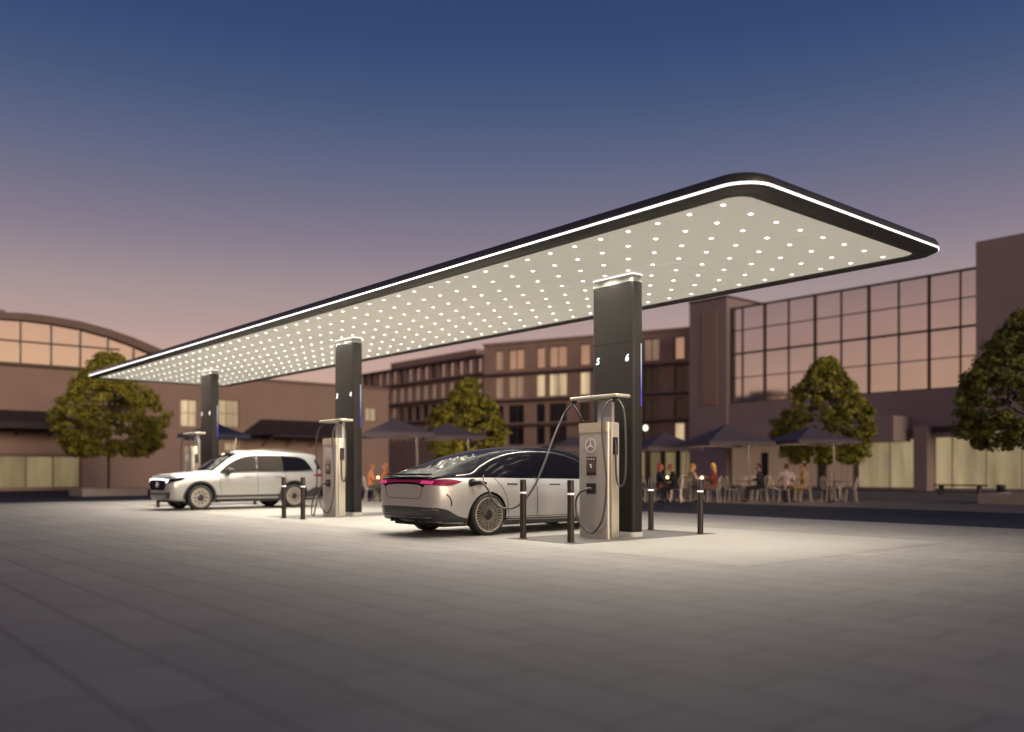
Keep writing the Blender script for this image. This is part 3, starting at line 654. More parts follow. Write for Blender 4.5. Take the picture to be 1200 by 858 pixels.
for y in (-1.0, 1.0):
    mb = MB(); mb.box(-.11, .11, -.10, .10, -.065, .065, .045, Matrix.Translation((2.42, y, 1.03)), 4); mm = mb.build('wing_mirror', M['roofpaint'], sed, True, 60)
    MB().box(2.36, 2.46, min(y*.84, y*.96), max(y*.84, y*.96), .955, .985, .01).build('mirror_arm', M['black'], mm)
pf = MB(); pf.cyl(.085, 0, .05, 24, Matrix.Translation((-.34, -.895, .885)) @ Matrix.Rotation(R(90), 4, 'X')); pf.build('charge_port', M['black'], sed, True)
pl = MB(); pl.tube([(-.34, -.93, .895), (-.34, -1.0, .90), (-.30, -1.10, .91), (-.24, -1.19, .895)], .035, 12, rr=[.05, .024], smooth=4); pl.build('charge_plug', M['black'], sed, True)
MB().cyl(.085, -.006, .006, 24, Matrix.Translation((-.17, -1.01, .945)) @ Matrix.Rotation(R(90), 4, 'X') @ Matrix.Rotation(R(50), 4, 'Y')).build('charge_flap', M['trim'], sed, True)
MB().box(-.8, 3.9, -.72, .72, .17, .30).build('underbody', M['well'], sed)
# --- SUV
ST_V = [(-.97, .52, .58, .58, .70, .75, .68, 1.00, .60, 1.06, 1.08), (-.945, .40, .72, .47, .82, .72, .80, 1.05, .68, 1.28, 1.31), (-.88, .32, .79, .39, .88, .72, .855, 1.06, .69, 1.48, 1.54), (-.72, .28, .83, .35, .905, .74, .875, 1.06, .67, 1.56, 1.64), (-.4, .25, .85, .34, .915, .74, .885, 1.055, .655, 1.58, 1.665),
 (0, .22, .86, .33, .92, .74, .885, 1.05, .65, 1.605, 1.69), (.7, .22, .86, .33, .92, .74, .885, 1.03, .65, 1.615, 1.70), (1.3, .22, .86, .33, .92, .74, .885, 1.015, .65, 1.60, 1.685), (1.65, .22, .86, .33, .92, .74, .885, 1.0, .65, 1.54, 1.63), (1.95, .22, .86, .33, .92, .74, .88, .99, .665, 1.40, 1.485),
 (2.25, .22, .86, .33, .92, .74, .875, .98, .695, 1.20, 1.275), (2.5, .22, .86, .33, .92, .74, .865, .97, .73, 1.06, 1.115), (2.9, .23, .86, .33, .915, .73, .86, .965, .74, 1.03, 1.075), (3.3, .25, .85, .35, .905, .70, .84, .94, .73, 1.00, 1.035), (3.55, .28, .82, .38, .88, .68, .81, .92, .72, .975, 1.00), (3.66, .33, .72, .43, .79, .66, .73, .85, .64, .90, .915), (3.70, .42, .60, .5, .68, .64, .64, .80, .56, .84, .85)]
suv = thing('suv_car', 'white silver SUV parked nose to the left under the canopy', 'car', uv(18.07+.93, 3.25), TH+math.pi)
bv = car_shell('suv', ST_V, suv, (0, 2.83), .415, M['paint2'], M['paint2'], 2.42, -.9)
for x in (0, 2.83):
    for y in (.82, -.82): wheel(suv, x, y, .358, .262, 'disc')
for sd in 'RL':
    DLO = [(-.62, 1.13)]+smooth2([(-.54, 1.28), (-.42, 1.44), (-.18, 1.53)])+[(.28, 1.545), (.28, 1.10), (-.2, 1.105)]
    panel(bv, suv, 'quarter_window', M['glass'], sd, DLO, off=.006)
    panel(bv, suv, 'rear_side_window', M['glassg'], sd, [(.32, 1.10), (.32, 1.548), (.7, 1.555), (1.10, 1.545), (1.12, 1.085)], off=.006)
    panel(bv, suv, 'front_side_window', M['glassg'], sd, [(1.17, 1.085)]+[(1.17, 1.545)]+smooth2([(1.35, 1.535), (1.6, 1.47), (1.85, 1.36), (2.05, 1.235), (2.25, 1.08)])+[(2.25, 1.04), (1.8, 1.06)], off=.006)
    panel(bv, suv, 'window_trim', M['black'], sd, strip_poly([(-.66, 1.10), (0, 1.085), (1.1, 1.068), (2.3, 1.03)], .02), off=.009, res=.03)
    for xx in (.30, 1.145): panel(bv, suv, 'door_pillar', M['blackgloss'], sd, strip_poly([(xx, 1.09), (xx, 1.55)], .06), off=.009, res=.03)
    panel(bv, suv, 'side_cladding', M['trim'], sd, [(.42, .23), (.42, .44), (.55, .415), (2.3, .415), (2.41, .44), (2.41, .23)], off=.008)
    panel(bv, suv, 'sill_trim', M['chrome'], sd, strip_poly([(.5, .33), (1.4, .33), (2.35, .33)], .055), off=.018, res=.03)
    for ax in (0, 2.83):
        arc = [(ax+.44*math.cos(R(a)), .355+.44*math.sin(R(a))) for a in range(-5, 186, 10)]
        panel(bv, suv, 'wheel_arch_trim', M['trim'], sd, strip_poly(arc, .055), off=.012, res=.03)
    panel(bv, suv, 'rear_cladding', M['trim'], sd, [(-.90, .36), (-.92, .60), (-.7, .62), (-.46, .50), (-.46, .30)], off=.009)
    for pth in ([(1.145, .44), (1.15, 1.06)], [(.30, 1.08), (.20, .82), (.42, .62), (.44, .46)], [(2.22, .44), (2.28, .8), (2.24, 1.02)]):
        panel(bv, suv, 'shut_line', M['seamdark'], sd, strip_poly(pth, .009), off=.0035, res=.03)
    for xx in (.42, 1.36):
        panel(bv, suv, 'door_handle', M['chrome'], sd, strip_poly([(xx, .945), (xx+.20, .94)], .03), off=.03, res=.03)
    panel(bv, suv, 'tail_light', M['dimred'], sd, [(-.94, .92), (-.94, 1.02), (-.72, 1.01), (-.60, .97), (-.72, .93)], off=.010, res=.03)
    panel(bv, suv, 'headlight', M['glass'], sd, [(3.66, .78), (3.66, .87), (3.4, .91), (3.2, .92), (3.36, .83)], off=.008, res=.03)
    panel(bv, suv, 'fender_badge', M['chrome'], sd, strip_poly([(2.42, .93), (2.54, .93)], .018), off=.008, res=.03)
panel(bv, suv, 'windscreen', M['glass'], 'T', [(1.62, -.56), (1.60, 0), (1.62, .56), (2.44, .70), (2.50, 0), (2.44, -.70)], off=.006)
panel(bv, suv, 'rear_window', M['glass'], 'B', [(-.60, 1.16), (-.54, 1.48), (.54, 1.48), (.60, 1.16)], off=.008)
panel(bv, suv, 'rear_side_glass', M['glass'], 'L', [(-.90, 1.15), (-.84, 1.42), (-.78, 1.47), (-.72, 1.40), (-.80, 1.16)], off=.012, res=.03)
panel(bv, suv, 'grille', M['blackgloss'], 'F', [(-.62, .84), (-.66, .70), (-.50, .56), (.50, .56), (.66, .70), (.62, .84)], off=.012)
panel(bv, suv, 'front_light_bar', M['drl'], 'F', strip_poly([(-.76, .845), (-.4, .862), (0, .866), (.4, .862), (.76, .845)], .026), off=.02, res=.03)
for sg in (-1, 1):
    panel(bv, suv, 'headlight_front', M['glass'], 'F', [(sg*.62, .83), (sg*.80, .84), (sg*.80, .76), (sg*.66, .74)], off=.014, res=.03)
    panel(bv, suv, 'headlamp', M['drl'], 'F', [(sg*.68, .82), (sg*.74, .82), (sg*.74, .775), (sg*.68, .775)], off=.022, res=.02)
panel(bv, suv, 'front_bumper', M['trim'], 'F', [(-.74, .34), (-.80, .52), (-.55, .49), (.55, .49), (.80, .52), (.74, .34)], off=.012)
panel(bv, suv, 'bumper_chrome', M['chrome'], 'F', strip_poly([(-.66, .42), (-.4, .395), (.4, .395), (.66, .42)], .022), off=.02, res=.03)
mb = MB(); star(mb, .085, 3.705, 3.725, 0, .72); mb.build('emblem', M['emblem'], suv)
for y in (-.60, .60): MB().tube([(-.45, y*1.0, 1.655), (-.3, y, 1.69), (.6, y, 1.722), (1.2, y, 1.70), (1.38, y, 1.655)], .014, 8, smooth=4).build('roof_rail', M['chrome'], suv, True)
for y in (-1.0, 1.0):
    mb = MB(); mb.box(-.08, .10, -.11, .11, -.075, .075, .05, Matrix.Translation((2.02, y, 1.10)), 4); mm = mb.build('wing_mirror', M['trim'], suv, True, 60)
    MB().box(1.98, 2.10, min(y*.85, y*.95), max(y*.85, y*.95), 1.0, 1.05, .015).build('mirror_arm', M['black'], mm)
MB().box(-.75, 3.5, -.7, .7, .22, .36).build('underbody', M['well'], suv)
# ------------------------------------------------------------------ buildings. frame: local x along the facade, local +y towards the plaza
def frame(P, D): return math.atan2(D.y, D.x)
def window(root, x0, x1, z0, z1, pane, m_frame, y=0., fw=.06, nx=2, nz=1, name='window'):
    mb = MB()
    mb.box(x0, x1, y, y+.10, z0, z0+fw); mb.box(x0, x1, y, y+.10, z1-fw, z1)
    mb.box(x0, x0+fw, y+.001, y+.099, z0+fw, z1-fw); mb.box(x1-fw, x1, y+.001, y+.099, z0+fw, z1-fw)
    for i in range(1, nx): xx = x0+(x1-x0)*i/nx; mb.box(xx-fw/2, xx+fw/2, y+.02, y+.08, z0+fw, z1-fw)
    for i in range(1, nz): zz = z0+(z1-z0)*i/nz; mb.box(x0+fw, x1-fw, y+.024, y+.076, zz-fw/2, zz+fw/2)
    f = mb.build(name, m_frame, root)
    MB().box(x0+fw*.5, x1-fw*.5, y+.03, y+.05, z0+fw*.5, z1-fw*.5).build('pane', pane, f); return f
# right: glass fronted building
P = gp(1143.7, 576); D = U
gb = thing('glass_building', 'long building with a tall bronze mirrored glass front above shopfronts at right', 'building', P, frame(P, D))
S = lambda x: s_at(P, D, x); Z = lambda x, y: z_at(P, D, x, y)
zt, z0 = 12.07, 5.62
MB().box(0, 15.67, -14, -.10, 0, zt-.02).build('wall_core', M['stone2'], gb)
MB().box(-.54, 15.67, -.10, .25, 2.95, z0).build('wall', M['stone2'], gb)
MB().box(-.8, 15.65, -.06, -.03, z0, zt-.12).build('curtain_glazing', M['mirror2'], gb)
mb = MB()
for i, s in enumerate([-.75, .81, 2.5, 4.22, 6.01, 7.75, 9.49, 11.33, 13.08, 14.79, 15.6]):
    wd = .045 if i % 2 == 0 else .025
    mb.box(s-wd, s+wd, -.05, .06+(.04 if i % 2 == 0 else 0), z0, zt)
for k, z in enumerate((z0+.03, 7.33, 8.94, 10.5, zt-.06)): mb.box(-.8, 15.67, -.045, .045, z-(.06 if k in (0, 2, 4) else .025), z+(.06 if k in (0, 2, 4) else .025))
mb.build('mullion_grid', M['mullion'], gb)
MB().box(-13, -.55, -13, 1.4, 3.55, 13.05).build('side_block', M['stone2'], gb)
MB().box(-13, -.55, -12.9, -.4, 0, 3.55).build('side_block_base', M['stone2'], gb)
MB().box(3.4, 15.4, .25, 2.3, 2.75, 4.15).build('projecting_slab', M['stone2'], gb)
MB().box(2.2, 2.95, -.09, .9, 0, 3.6).build('pier', M['stone2'], gb)
MB().box(-13, 2.2, -.09, .28, 3.2, 3.56).build('soffit', M['darkband'], gb)
MB().box(-13, 2.15, -.12, -.09, 0.16, 3.2).build('shop_window', M['shop'], gb)
MB().box(3.0, 6.6, .0, .04, 0.16, 2.9).build('shop_window', M['shop'], gb)
MB().box(6.9, 15.6, .0, .04, 0.12, 2.9).build('shop_window', M['shop3'], gb)
mb = MB()
for s in [-11+1.75*i for i in range(8)]: mb.box(s-.02, s+.02, -.10, -.02, 0, 3.2)
for s in (3.02, 4.7, 6.6, 6.9): mb.box(s-.02, s+.02, .02, .09, 0, 2.9)
mb.box(-13, 2.2, -.10, -.03, 0, .16); mb.build('shop_frame', M['stone2'], gb)
cf = MB(); prev = None
for i in range(261):
    q = 6.95+8.6*i/260; yy = .10+.035*math.sin(q*16)+.02*math.sin(q*37+1)
    cur = (cf.b.verts.new((q, yy, .16)), cf.b.verts.new((q, yy, 2.88)))
    if prev: cf.b.faces.new((prev[0], cur[0], cur[1], prev[1]))
    prev = cur
cf.build('cafe_curtain', mat('cafe_curtain', (.42, .32, .26), .9, emit=(1, .66, .45), es=.10), gb, True, 180)
for _a, _b in ((8.6, 9.2), (12.7, 13.2)): MB().box(_a, _b, .16, .20, .1, 2.3).build('door', M['darkglass'], gb)
# stair tower left of the glass
st_ = thing('stair_tower', 'tall mauve stair tower with a tan strip between the glass front and the brick block', 'building', P+D*15.7, frame(P, D))
MB().box(0, 3.1, -6, .5, 0, 12.75).build('wall', M['stone2'], st_)
MB().box(.75, 1.95, .5, .56, 5.6, 12.0).build('tan_panel', M['stone4'], st_)
MB().box(-.03, 3.13, -6.05, .55, 12.75, 12.9).build('coping', M['darkband'], st_)
# middle: brick block with window grid
P1 = Vector((.2122*66, 66, 0)); D1 = Vector((-.869, .494, 0)).normalized()
br = thing('brick_office', 'brown brick office block with a grid of tall windows behind the big column', 'building', P1, frame(P1, D1))
mb = MB(); L1 = 18.9
wx = [(0.05, .63), (1.0, 1.81), (3.01, 4.31), (5.2, 6.1), (6.5, 8.0), (8.9, 9.82), (10.97, 12.62), (12.98, 13.82), (14.96, 16.5), (16.95, 17.8)]
rows = [(11.39, 9.65, 'A'), (9.14, 7.26, 'B'), (6.68, 5.16, 'C'), (4.8, 3.3, 'D')]
MB().box(-.5, L1, -10, -.30, 0, 11.85).build('wall_core', M['stone3'], br)
xs_ = sorted([-.5, L1]+[q for w_ in wx for q in w_])
for i in range(0, len(xs_), 2):
    if xs_[i+1] > xs_[i]: mb.box(xs_[i], xs_[i+1], -.30, 0, 0, 11.85)
zs_ = [11.85]+[q for r_ in rows for q in r_[:2]]+[0]
for a, b_ in wx:
    for k in range(0, len(zs_), 2): mb.box(a, b_, -.30, -.003, zs_[k+1], zs_[k])
mb.build('wall', M['stone3'], br)
random.seed(3)
for (a, b_) in wx:
    for z1_, z0_, nm in rows:
        right = b_ < 5
        if nm == 'A': pm = M['mirrorw'] if random.random() < .5 else M['curtain']
        elif nm == 'B': pm = (M['darkglass'] if right and a > .3 and a < 1.5 else (M['litwin2'] if (8 < a < 13 or a < 2) else M['curtain']))
        elif nm == 'C': pm = M['darkglass'] if not (right and 2 < a) else M['shop2']
        else: pm = M['litwin2'] if (a == 1.0) else (M['shop3'] if random.random() < .6 else M['darkglass'])
        if right and nm in 'BC' and a > 2: pm = M['darkglass']
        window(br, a, b_, z0_, z1_, pm, M['mullion'], y=-.22, nx=2 if b_-a > 1.2 else 1)
for z in (9.32, 7.05, 4.98): MB().box(-.5, L1+.02, .0, .28, z-.09, z+.06).build('floor_band', M['darkband'], br)
MB().box(-.55, L1+.05, -10, .12, 11.85, 12.05).build('coping', M['stone3'], br)
MB().box(.0, 5.0, -.02, .35, .0, 2.9).build('ground_floor_bay', M['darkglass'], br)
for k in range(4): window(br, .3+1.2*k, 1.2+1.2*k, .15, 2.6, M['shop2'], M['mullion'], y=.36, nx=1)
MB().box(5.1, L1, -.02, .06, .1, 2.7).build('ground_floor_glazing', M['shop3'], br)
# left middle block
P2 = Vector(((567-CX)/F*75.6, 75.6, 0)); D2 = U; ZR = z_at(P2, D2, 564, 418)
mo = thing('terraced_office', 'lower brown office wing with dark floor bands behind the small tree', 'building', P2, frame(P2, D2))
L2 = s_at(P2, D2, 424); zz = lambda y: z_at(P2, D2, 515, y)
MB().box(0, L2, -10, -.3, 0, ZR-.05).build('wall_core', M['stone3'], mo)
zr = [(zz(424), zz(443)), (zz(449), zz(467)), (zz(473), zz(491)), (zz(497), zz(515))]
n_ = 15; step = L2/n_; wx2 = [(step*i+step*.22, step*i+step*.80) for i in range(n_)]
xs_ = sorted([0, L2]+[q for w_ in wx2 for q in w_]); mb = MB()
for i in range(0, len(xs_), 2): mb.box(xs_[i], xs_[i+1], -.30, 0, 0, ZR)
zs_ = [ZR]+[q for r_ in zr for q in r_]+[0]
for a, b_ in wx2:
    for k in range(0, len(zs_), 2): mb.box(a, b_, -.30, -.003, zs_[k+1], zs_[k])
mb.build('wall', M['stone3'], mo)
for i, (a, b_) in enumerate(wx2):
    for k, (z1_, z0_) in enumerate(zr):
        pm = [M['mirrorw'], M['curtain'], M['darkglass'], M['shop3']][k]
        if random.random() < .25: pm = M['darkglass'] if k < 2 else M['curtain']
        window(mo, a, b_, z0_, z1_, pm, M['mullion'], y=-.22, nx=1, fw=.05)
for z in (zr[0][1]-.2, zr[1][1]-.2, zr[2][1]-.2, ZR+.07): MB().box(0, L2, 0, .3, z-.10, z+.07).build('floor_band', M['darkband'], mo)
ph = MB(); zp = z_at(P2, D2, 512, 414); ph.box(s_at(P2, D2, 545), s_at(P2, D2, 446), -6, -1.2, ZR-.05, ZR+1.05); ph.build('penthouse', M['stone3'], mo)
# left: arched building, frame from its far right end back towards the left
PL0 = gp(0, 575.5); LEN = 25.0; PL = PL0 + V*LEN; DL = -V
SL = lambda x: LEN - s_at(PL0, V, x)
ar = thing('arched_hall', 'mauve hall with a wide arched glass gable at the left edge', 'building', PL, frame(PL, DL))
ZL = lambda x, y: z_at(PL0, V, x, y)
def arch_pts(pts, sc_=1): return pts
sx = lambda x: SL(x)
top = [(-120, 384), (-70, 373.5), (-30, 368), (0, 366.5), (30, 368.0), (58, 371.5), (93, 377.5), (126, 386.5), (155, 396.5), (180, 407), (200, 416)]
inn = [(-115, 392), (-70, 381.5), (-30, 376), (0, 374.5), (30, 376.5), (58, 380), (93, 386.5), (126, 395.5), (155, 406), (172, 413.5)]
gz0 = ZL(0, 424.5)
tp = [(sx(x), ZL(x, y)) for x, y in top]; ip = [(sx(x), ZL(x, y)) for x, y in inn]
TOXZ = Matrix(((1, 0, 0, 0), (0, 0, -1, 0), (0, 1, 0, 0), (0, 0, 0, 1)))
mb = MB()
for (a, b_, c_, d_) in zip(tp[:-1], tp[1:], ip+[ip[-1]], ip[1:]+[ip[-1]]):
    try: mb.prism([a, b_, d_, c_] if (Vector(d_)-Vector(c_)).length > 1e-4 else [a, b_, c_], -.35, .3, TOXZ)
    except ValueError: pass
mb.build('arch_band', M['archband'], ar)
gl = MB(); gl.prism([(ip[0][0], gz0), *ip, (ip[-1][0], gz0)], .0, .05, TOXZ); gl.build('arch_glazing', M['mirror'], ar)
mb = MB()
for x in (-100, -63, -17.5, 23.5, 59.5, 93.6, 126, 156):
    s = sx(x)
    if s < tp[0][0]+2:
        yy = min(inn, key=lambda q: abs(q[0]-x)); mb.box(s-.05, s+.05, -.12, .12, gz0, ZL(x, yy[1])+.1)
mb.box(sx(140), sx(-115), -.10, .11, ZL(0, 398)-.04, ZL(0, 398)+.04); mb.box(sx(190), sx(-120), -.05, .2, gz0-.12, gz0+.03)
mb.build('arch_mullions', M['mullion'], ar)
MB().box(sx(210), sx(-120), -12, -.06, 0, gz0-.1).build('wall_left', M['stone1'], ar)
MB().prism([(tp[0][0], gz0-.1), *[(q[0], q[1]-.02) for q in tp], (tp[-1][0], gz0-.1)], .4, 9, TOXZ).build('vault', M['archband'], ar)
MB().box(sx(19), sx(-60), -6, -3, 9, 10.45).build('roof_box', M['stone1'], ar)
mb = MB(); hw = ZL(300, 446.5)
W1 = (sx(281), sx(238), ZL(258, 500), ZL(258, 468)); W2 = (sx(232), sx(212), ZL(220, 500), ZL(220, 468))
MB().box(0, sx(210), -10, -.35, 0, hw).build('wall_right', M['stone1'], ar)
cuts = sorted([0, W1[0], W1[1], W2[0], W2[1], sx(210)]); mb = MB()
for i in range(0, 6, 2): mb.box(cuts[i], cuts[i+1], -.35, -.06, 0, hw)
for w_ in (W1, W2): mb.box(w_[0], w_[1], -.35, -.064, 0, w_[2]); mb.box(w_[0], w_[1], -.35, -.064, w_[3], hw)
mb.build('wall', M['stone1'], ar)
window(ar, *W1, M['litwin'], M['stone1'], y=-.28, nx=3, nz=2, fw=.05); window(ar, *W2, M['litwin2'], M['stone1'], y=-.28, nx=2, nz=2, fw=.05)
MB().box(-.05, sx(210), -10, .05, hw, hw+.18).build('coping', M['archband'], ar)
window(ar, sx(280), sx(262), ZL(270, 529), ZL(270, 519), M['litwin'], M['stone1'], y=-.05, nx=2, fw=.04)
window(ar, sx(440), sx(427), ZL(433, 494), ZL(433, 478), M['litwin'], M['mullion'], y=-.05, nx=2, fw=.04)
MB().box(sx(92), sx(-120), -.05, .0, .2, ZL(40, 535)).build('shop_window', M['shop2'], ar)
mb = MB(); [mb.box(sx(x)-.04, sx(x)+.04, -.04, .06, 0, ZL(40, 535)) for x in (-80, -45, -10, 30, 62)]; mb.box(sx(92), sx(-120), -.04, .05, 0, .2); mb.build('shop_frame', M['stone1'], ar)
MB().box(sx(106), sx(94), -.06, .35, 0, ZL(100, 530)).build('pier', M['stone1'], ar)
MB().box(sx(94), sx(-120), -.06, .12, ZL(0, 535), ZL(0, 531)).build('lintel', M['archband'], ar)
# awnings (their own things)
aw = thing('awning', 'dark sloping awning on the hall wall above the lit shop window at left edge', 'awning', PL, frame(PL, DL))
a0, a1 = sx(66), sx(-120); za, zb_ = ZL(0, 480), ZL(0, 503)
MB().prism([(0, zb_+.06), (0, za), (2.0, zb_+.35), (2.0, zb_)], a0, a1, Matrix(((0, 0, 1, 0), (1, 0, 0, 0), (0, 1, 0, 0), (0, 0, 0, 1)))).build('roof', M['awning'], aw)
mb = MB(); [mb.tube([(a0+.4+(a1-a0-.8)/4*i, 0, zb_-.3), (a0+.4+(a1-a0-.8)/4*i, 1.8, zb_+.1)], .06, 6) for i in range(5)]; mb.build('bracket', M['awning'], aw)
aw = thing('awning', 'long dark shed awning on the hall wall above the white SUV roof', 'awning', PL, frame(PL, DL))
a0, a1 = sx(396), sx(306); za, zb_ = ZL(350, 493), ZL(350, 514)
mb = MB(); X2Y = Matrix(((0, 0, 1, 0), (1, 0, 0, 0), (0, 1, 0, 0), (0, 0, 0, 1)))
mb.prism([(0, zb_+.05), (0, za), (1.9, zb_+.15), (1.9, zb_)], a0, a1, X2Y)
mb.build('roof', M['awning'], aw)
mb = MB(); q0 = [(a1, 0, za), (a1, 1.9, zb_+.15), (a1+1.5, 1.9, zb_+.02), (a1+1.5, 0, zb_+.1)]; mb.face(q0); mb.face([(p[0], p[1], p[2]-.06) for p in q0][::-1]); mb.build('side_flap', M['awning'], aw)
mb = MB(); [mb.tube([(a0+.5+1.7*i, .02, zb_-.55), (a0+.5+1.7*i, 1.7, zb_+.02)], .05, 6) for i in range(4)]; mb.build('bracket', M['stone1'], aw)
# far roofs behind the hall so the skyline steps like the photograph
fr = MB().box(-6, 6, -3, 3, 0, 8.2).box(-2.5, 1.0, -3.2, -2, 8.2, 8.9, .02).build('far_roof_block', M['stone4']); fr.location = at(312, 552, 82).xy.to_3d(); fr.rotation_euler = (0, 0, TH)
tag(fr, 'low tan roofed block showing just above the hall wall under the canopy', 'building')
# ------------------------------------------------------------------ trees
def tree(name, label, base, h0, h1, rad, leaf, n, trunk_r=.06, seed=1, size=.135, top_taper=.5):
    rnd = random.Random(seed); r = thing(name, label, 'tree', base, 0, 'round crowned plaza trees')
    tb = MB(); Hc = h1-h0
    tb.tube([(0, 0, 0), (.01, .02, h0*.6), (0, .0, h0+.2), (.03, -.02, h0+Hc*.55)], trunk_r, 8, rr=[trunk_r, trunk_r*.45], smooth=3)
    for k in range(9):
        a = rnd.uniform(0, 6.28); z = h0+Hc*rnd.uniform(.05, .45); rr_ = rad*rnd.uniform(.4, .75)
        tb.tube([(0, 0, z), (rr_*.5*math.cos(a), rr_*.5*math.sin(a), z+.25*rr_), (rr_*math.cos(a), rr_*math.sin(a), z+.6*rr_)], .03, 5, rr=[trunk_r*.45, .012], smooth=2)
    tb.build('trunk', M['foliage_trunk'], r, True)
    def R_(t, a):   # crown radius by height fraction
        q_ = [.66, .90, .99, 1.0, .95, .87, .76, .62, .46, .30, .12]; k_ = min(9, int(t*10)); prof_ = q_[k_]+(q_[k_+1]-q_[k_])*(t*10-k_)
        return rad*prof_*(1+.24*noise.noise(Vector((math.cos(a)*1.7+seed, math.sin(a)*1.7, t*4))))
    clumps = []
    for i in range(420):
        t = rnd.random()**1.25; a = rnd.uniform(0, 6.283); q = rnd.uniform(.55, 1.0)**.5
        rr_ = R_(t, a)*q; clumps.append((Vector((rr_*math.cos(a), rr_*math.sin(a), h0+t*Hc)), rnd.uniform(.20, .34)*rad/2.2))
    vs = []; fs = []
    for i in range(n):
        c_, cr_ = clumps[rnd.randrange(len(clumps))]
        d = Vector((rnd.gauss(0, 1), rnd.gauss(0, 1), rnd.gauss(0, 1))).normalized()*cr_*rnd.random()**.4
        d.z *= .7; p = c_+d; s = size*rnd.uniform(.6, 1.25)
        nrm = (d.normalized()+Vector((rnd.gauss(0, .6), rnd.gauss(0, .6), rnd.gauss(.4, .5)))).normalized()
        t1 = nrm.orthogonal().normalized(); t1.rotate(Matrix.Rotation(rnd.uniform(0, 6.28), 3, nrm)); t2 = nrm.cross(t1)
        k = len(vs); vs += [p-t1*s*.5, p+t2*s*.3-t1*s*.05, p+t1*s*.5-nrm*s*.12, p-t2*s*.3-t1*s*.05]; fs.append((k, k+1, k+2, k+3))
    me = bpy.data.meshes.new('crown'); me.from_pydata(vs, [], fs); link('crown', me, leaf, r)
    return r
tree('plaza_tree', 'broad olive tree in a stone planter at left, its top behind the canopy tip', gp(127, 581)+Vector((0, 0, .25)), 1.6, 6.0, 2.42, M['leafA'], 44000, .07, 3)
tree('plaza_tree', 'small dense tree behind the sedan roof, rising above a parasol', at(548, 552, 37).xy.to_3d(), 1.5, 4.95, 1.72, M['leafA'], 30000, .06, 5)
tree('plaza_tree', 'conical green tree behind the right parasols', at(967, 552, 38).xy.to_3d(), 1.5, 5.95, 2.12, M['leafB'], 40000, .08, 9)
tree('plaza_tree', 'dark green tree cut by the right edge of the picture', at(1205, 552, 28.5).xy.to_3d(), 1.9, 6.3, 2.1, M['leafC'], 40000, .07, 13)
def planter(label, c_, L, W_, H_):
    r = thing('planter', label, 'planter', c_, TH)
    mb = MB(); mb.box(-L/2, L/2, -W_/2, -W_/2+.25, 0, H_, .02); mb.box(-L/2, L/2, W_/2-.25, W_/2, 0, H_, .02); mb.box(-L/2, -L/2+.25, -W_/2+.25, W_/2-.25, 0, H_, .02); mb.box(L/2-.25, L/2, -W_/2+.25, W_/2-.25, 0, H_, .02)
    mb.build('stone_edge', M['kerbstone'], r); MB().box(-L/2+.2, L/2-.2, -W_/2+.2, W_/2-.2, 0, H_-.06).build('soil', M['soil'], r)
planter('low stone planter under the broad left tree', gp(127, 581), 2.7, 2.2, .34)
planter('pale stone planter under the tree at the right edge', at(1204, 552, 29).xy.to_3d(), 2.4, 2.2, .36)
# ------------------------------------------------------------------ parasols, chairs, tables
def parasol(label, cx_, yap, yrim, w_px, Y, m=None, poff=.8, rz=.0):
    c_ = at(cx_, 552, Y).xy.to_3d(); zr_ = EYE+(HZ-yrim)/F*Y; za = EYE+(HZ-yap)/F*Y; hw_ = w_px/F*Y/2/1.28
    r = thing('parasol', label, 'parasol', c_, rz+.25, 'square parasols over the cafe terrace')
    mb = MB(); N = 8; grid = {}
    cs = [(-1, -1), (1, -1), (1, 1), (-1, 1)]
    ap = mb.b.verts.new((0, 0, za)); prev = None; rows_ = []
    for k in range(1, N+1):
        t = k/N; z = za-(za-zr_)*(t**.8); ring = []
        for i in range(4):
            a, b_ = Vector(cs[i]), Vector(cs[(i+1) % 4])
            for j in range(4):
                q = (a+(b_-a)*j/4)*hw_*t; sag = .06*math.sin(math.pi*j/4)*t*hw_
                ring.append(mb.b.verts.new((q.x*(1-.05*math.sin(math.pi*j/4)*t), q.y*(1-.05*math.sin(math.pi*j/4)*t), z+sag*.3)))
        rows_.append(ring)
    for i in range(16): mb.b.faces.new((ap, rows_[0][i], rows_[0][(i+1) % 16]))
    for a, b_ in zip(rows_, rows_[1:]):
        for i in range(16): mb.b.faces.new((a[i], b_[i], b_[(i+1) % 16], a[(i+1) % 16]))
    low = [mb.b.verts.new(v.co+Vector((0, 0, -.14))) for v in rows_[-1]]
    for i in range(16): mb.b.faces.new((rows_[-1][i], low[i], low[(i+1) % 16], rows_[-1][(i+1) % 16]))
    mb.build('canvas', m or M['parasol'], r, True, 25)
    mb = MB()
    for i in range(4): mb.tube([(0, 0, za-.06), (cs[i][0]*hw_*.97, cs[i][1]*hw_*.97, zr_-.02)], .015, 6)
    mb.build('ribs', M['pole'], r)
    p = Vector((poff, -.3, 0)); MB().tube([p, p+Vector((0, 0, (zr_+za)/2-.15))], .045, 10).tube([p+Vector((0, 0, (zr_+za)/2-.2)), (0, 0, za-.08)], .025, 8).build('pole', M['pole'], r, True)
    MB().box(poff-.25, poff+.25, -.55, -.05, 0, .06, .01).build('foot', M['mullion'], r)
    hl = MB(); hl.lathe([(0, zr_-.02), (.09, zr_-.02), (.10, zr_+.02), (0, zr_+.05)], 14).tube([(0, 0, zr_+.04), (0, 0, za-.1)], .012, 6); hl.build('heater_lamp', M['heater'], r)
    pl_ = bpy.data.lights.new('parasol_lamp', 'POINT'); pl_.energy = 50; pl_.color = (1, .72, .45); pl_.shadow_soft_size = .08
    po_ = bpy.data.objects.new('parasol_lamp', pl_); COL.objects.link(po_); po_.parent = r; po_.location = (0, 0, zr_-.12)
    return r
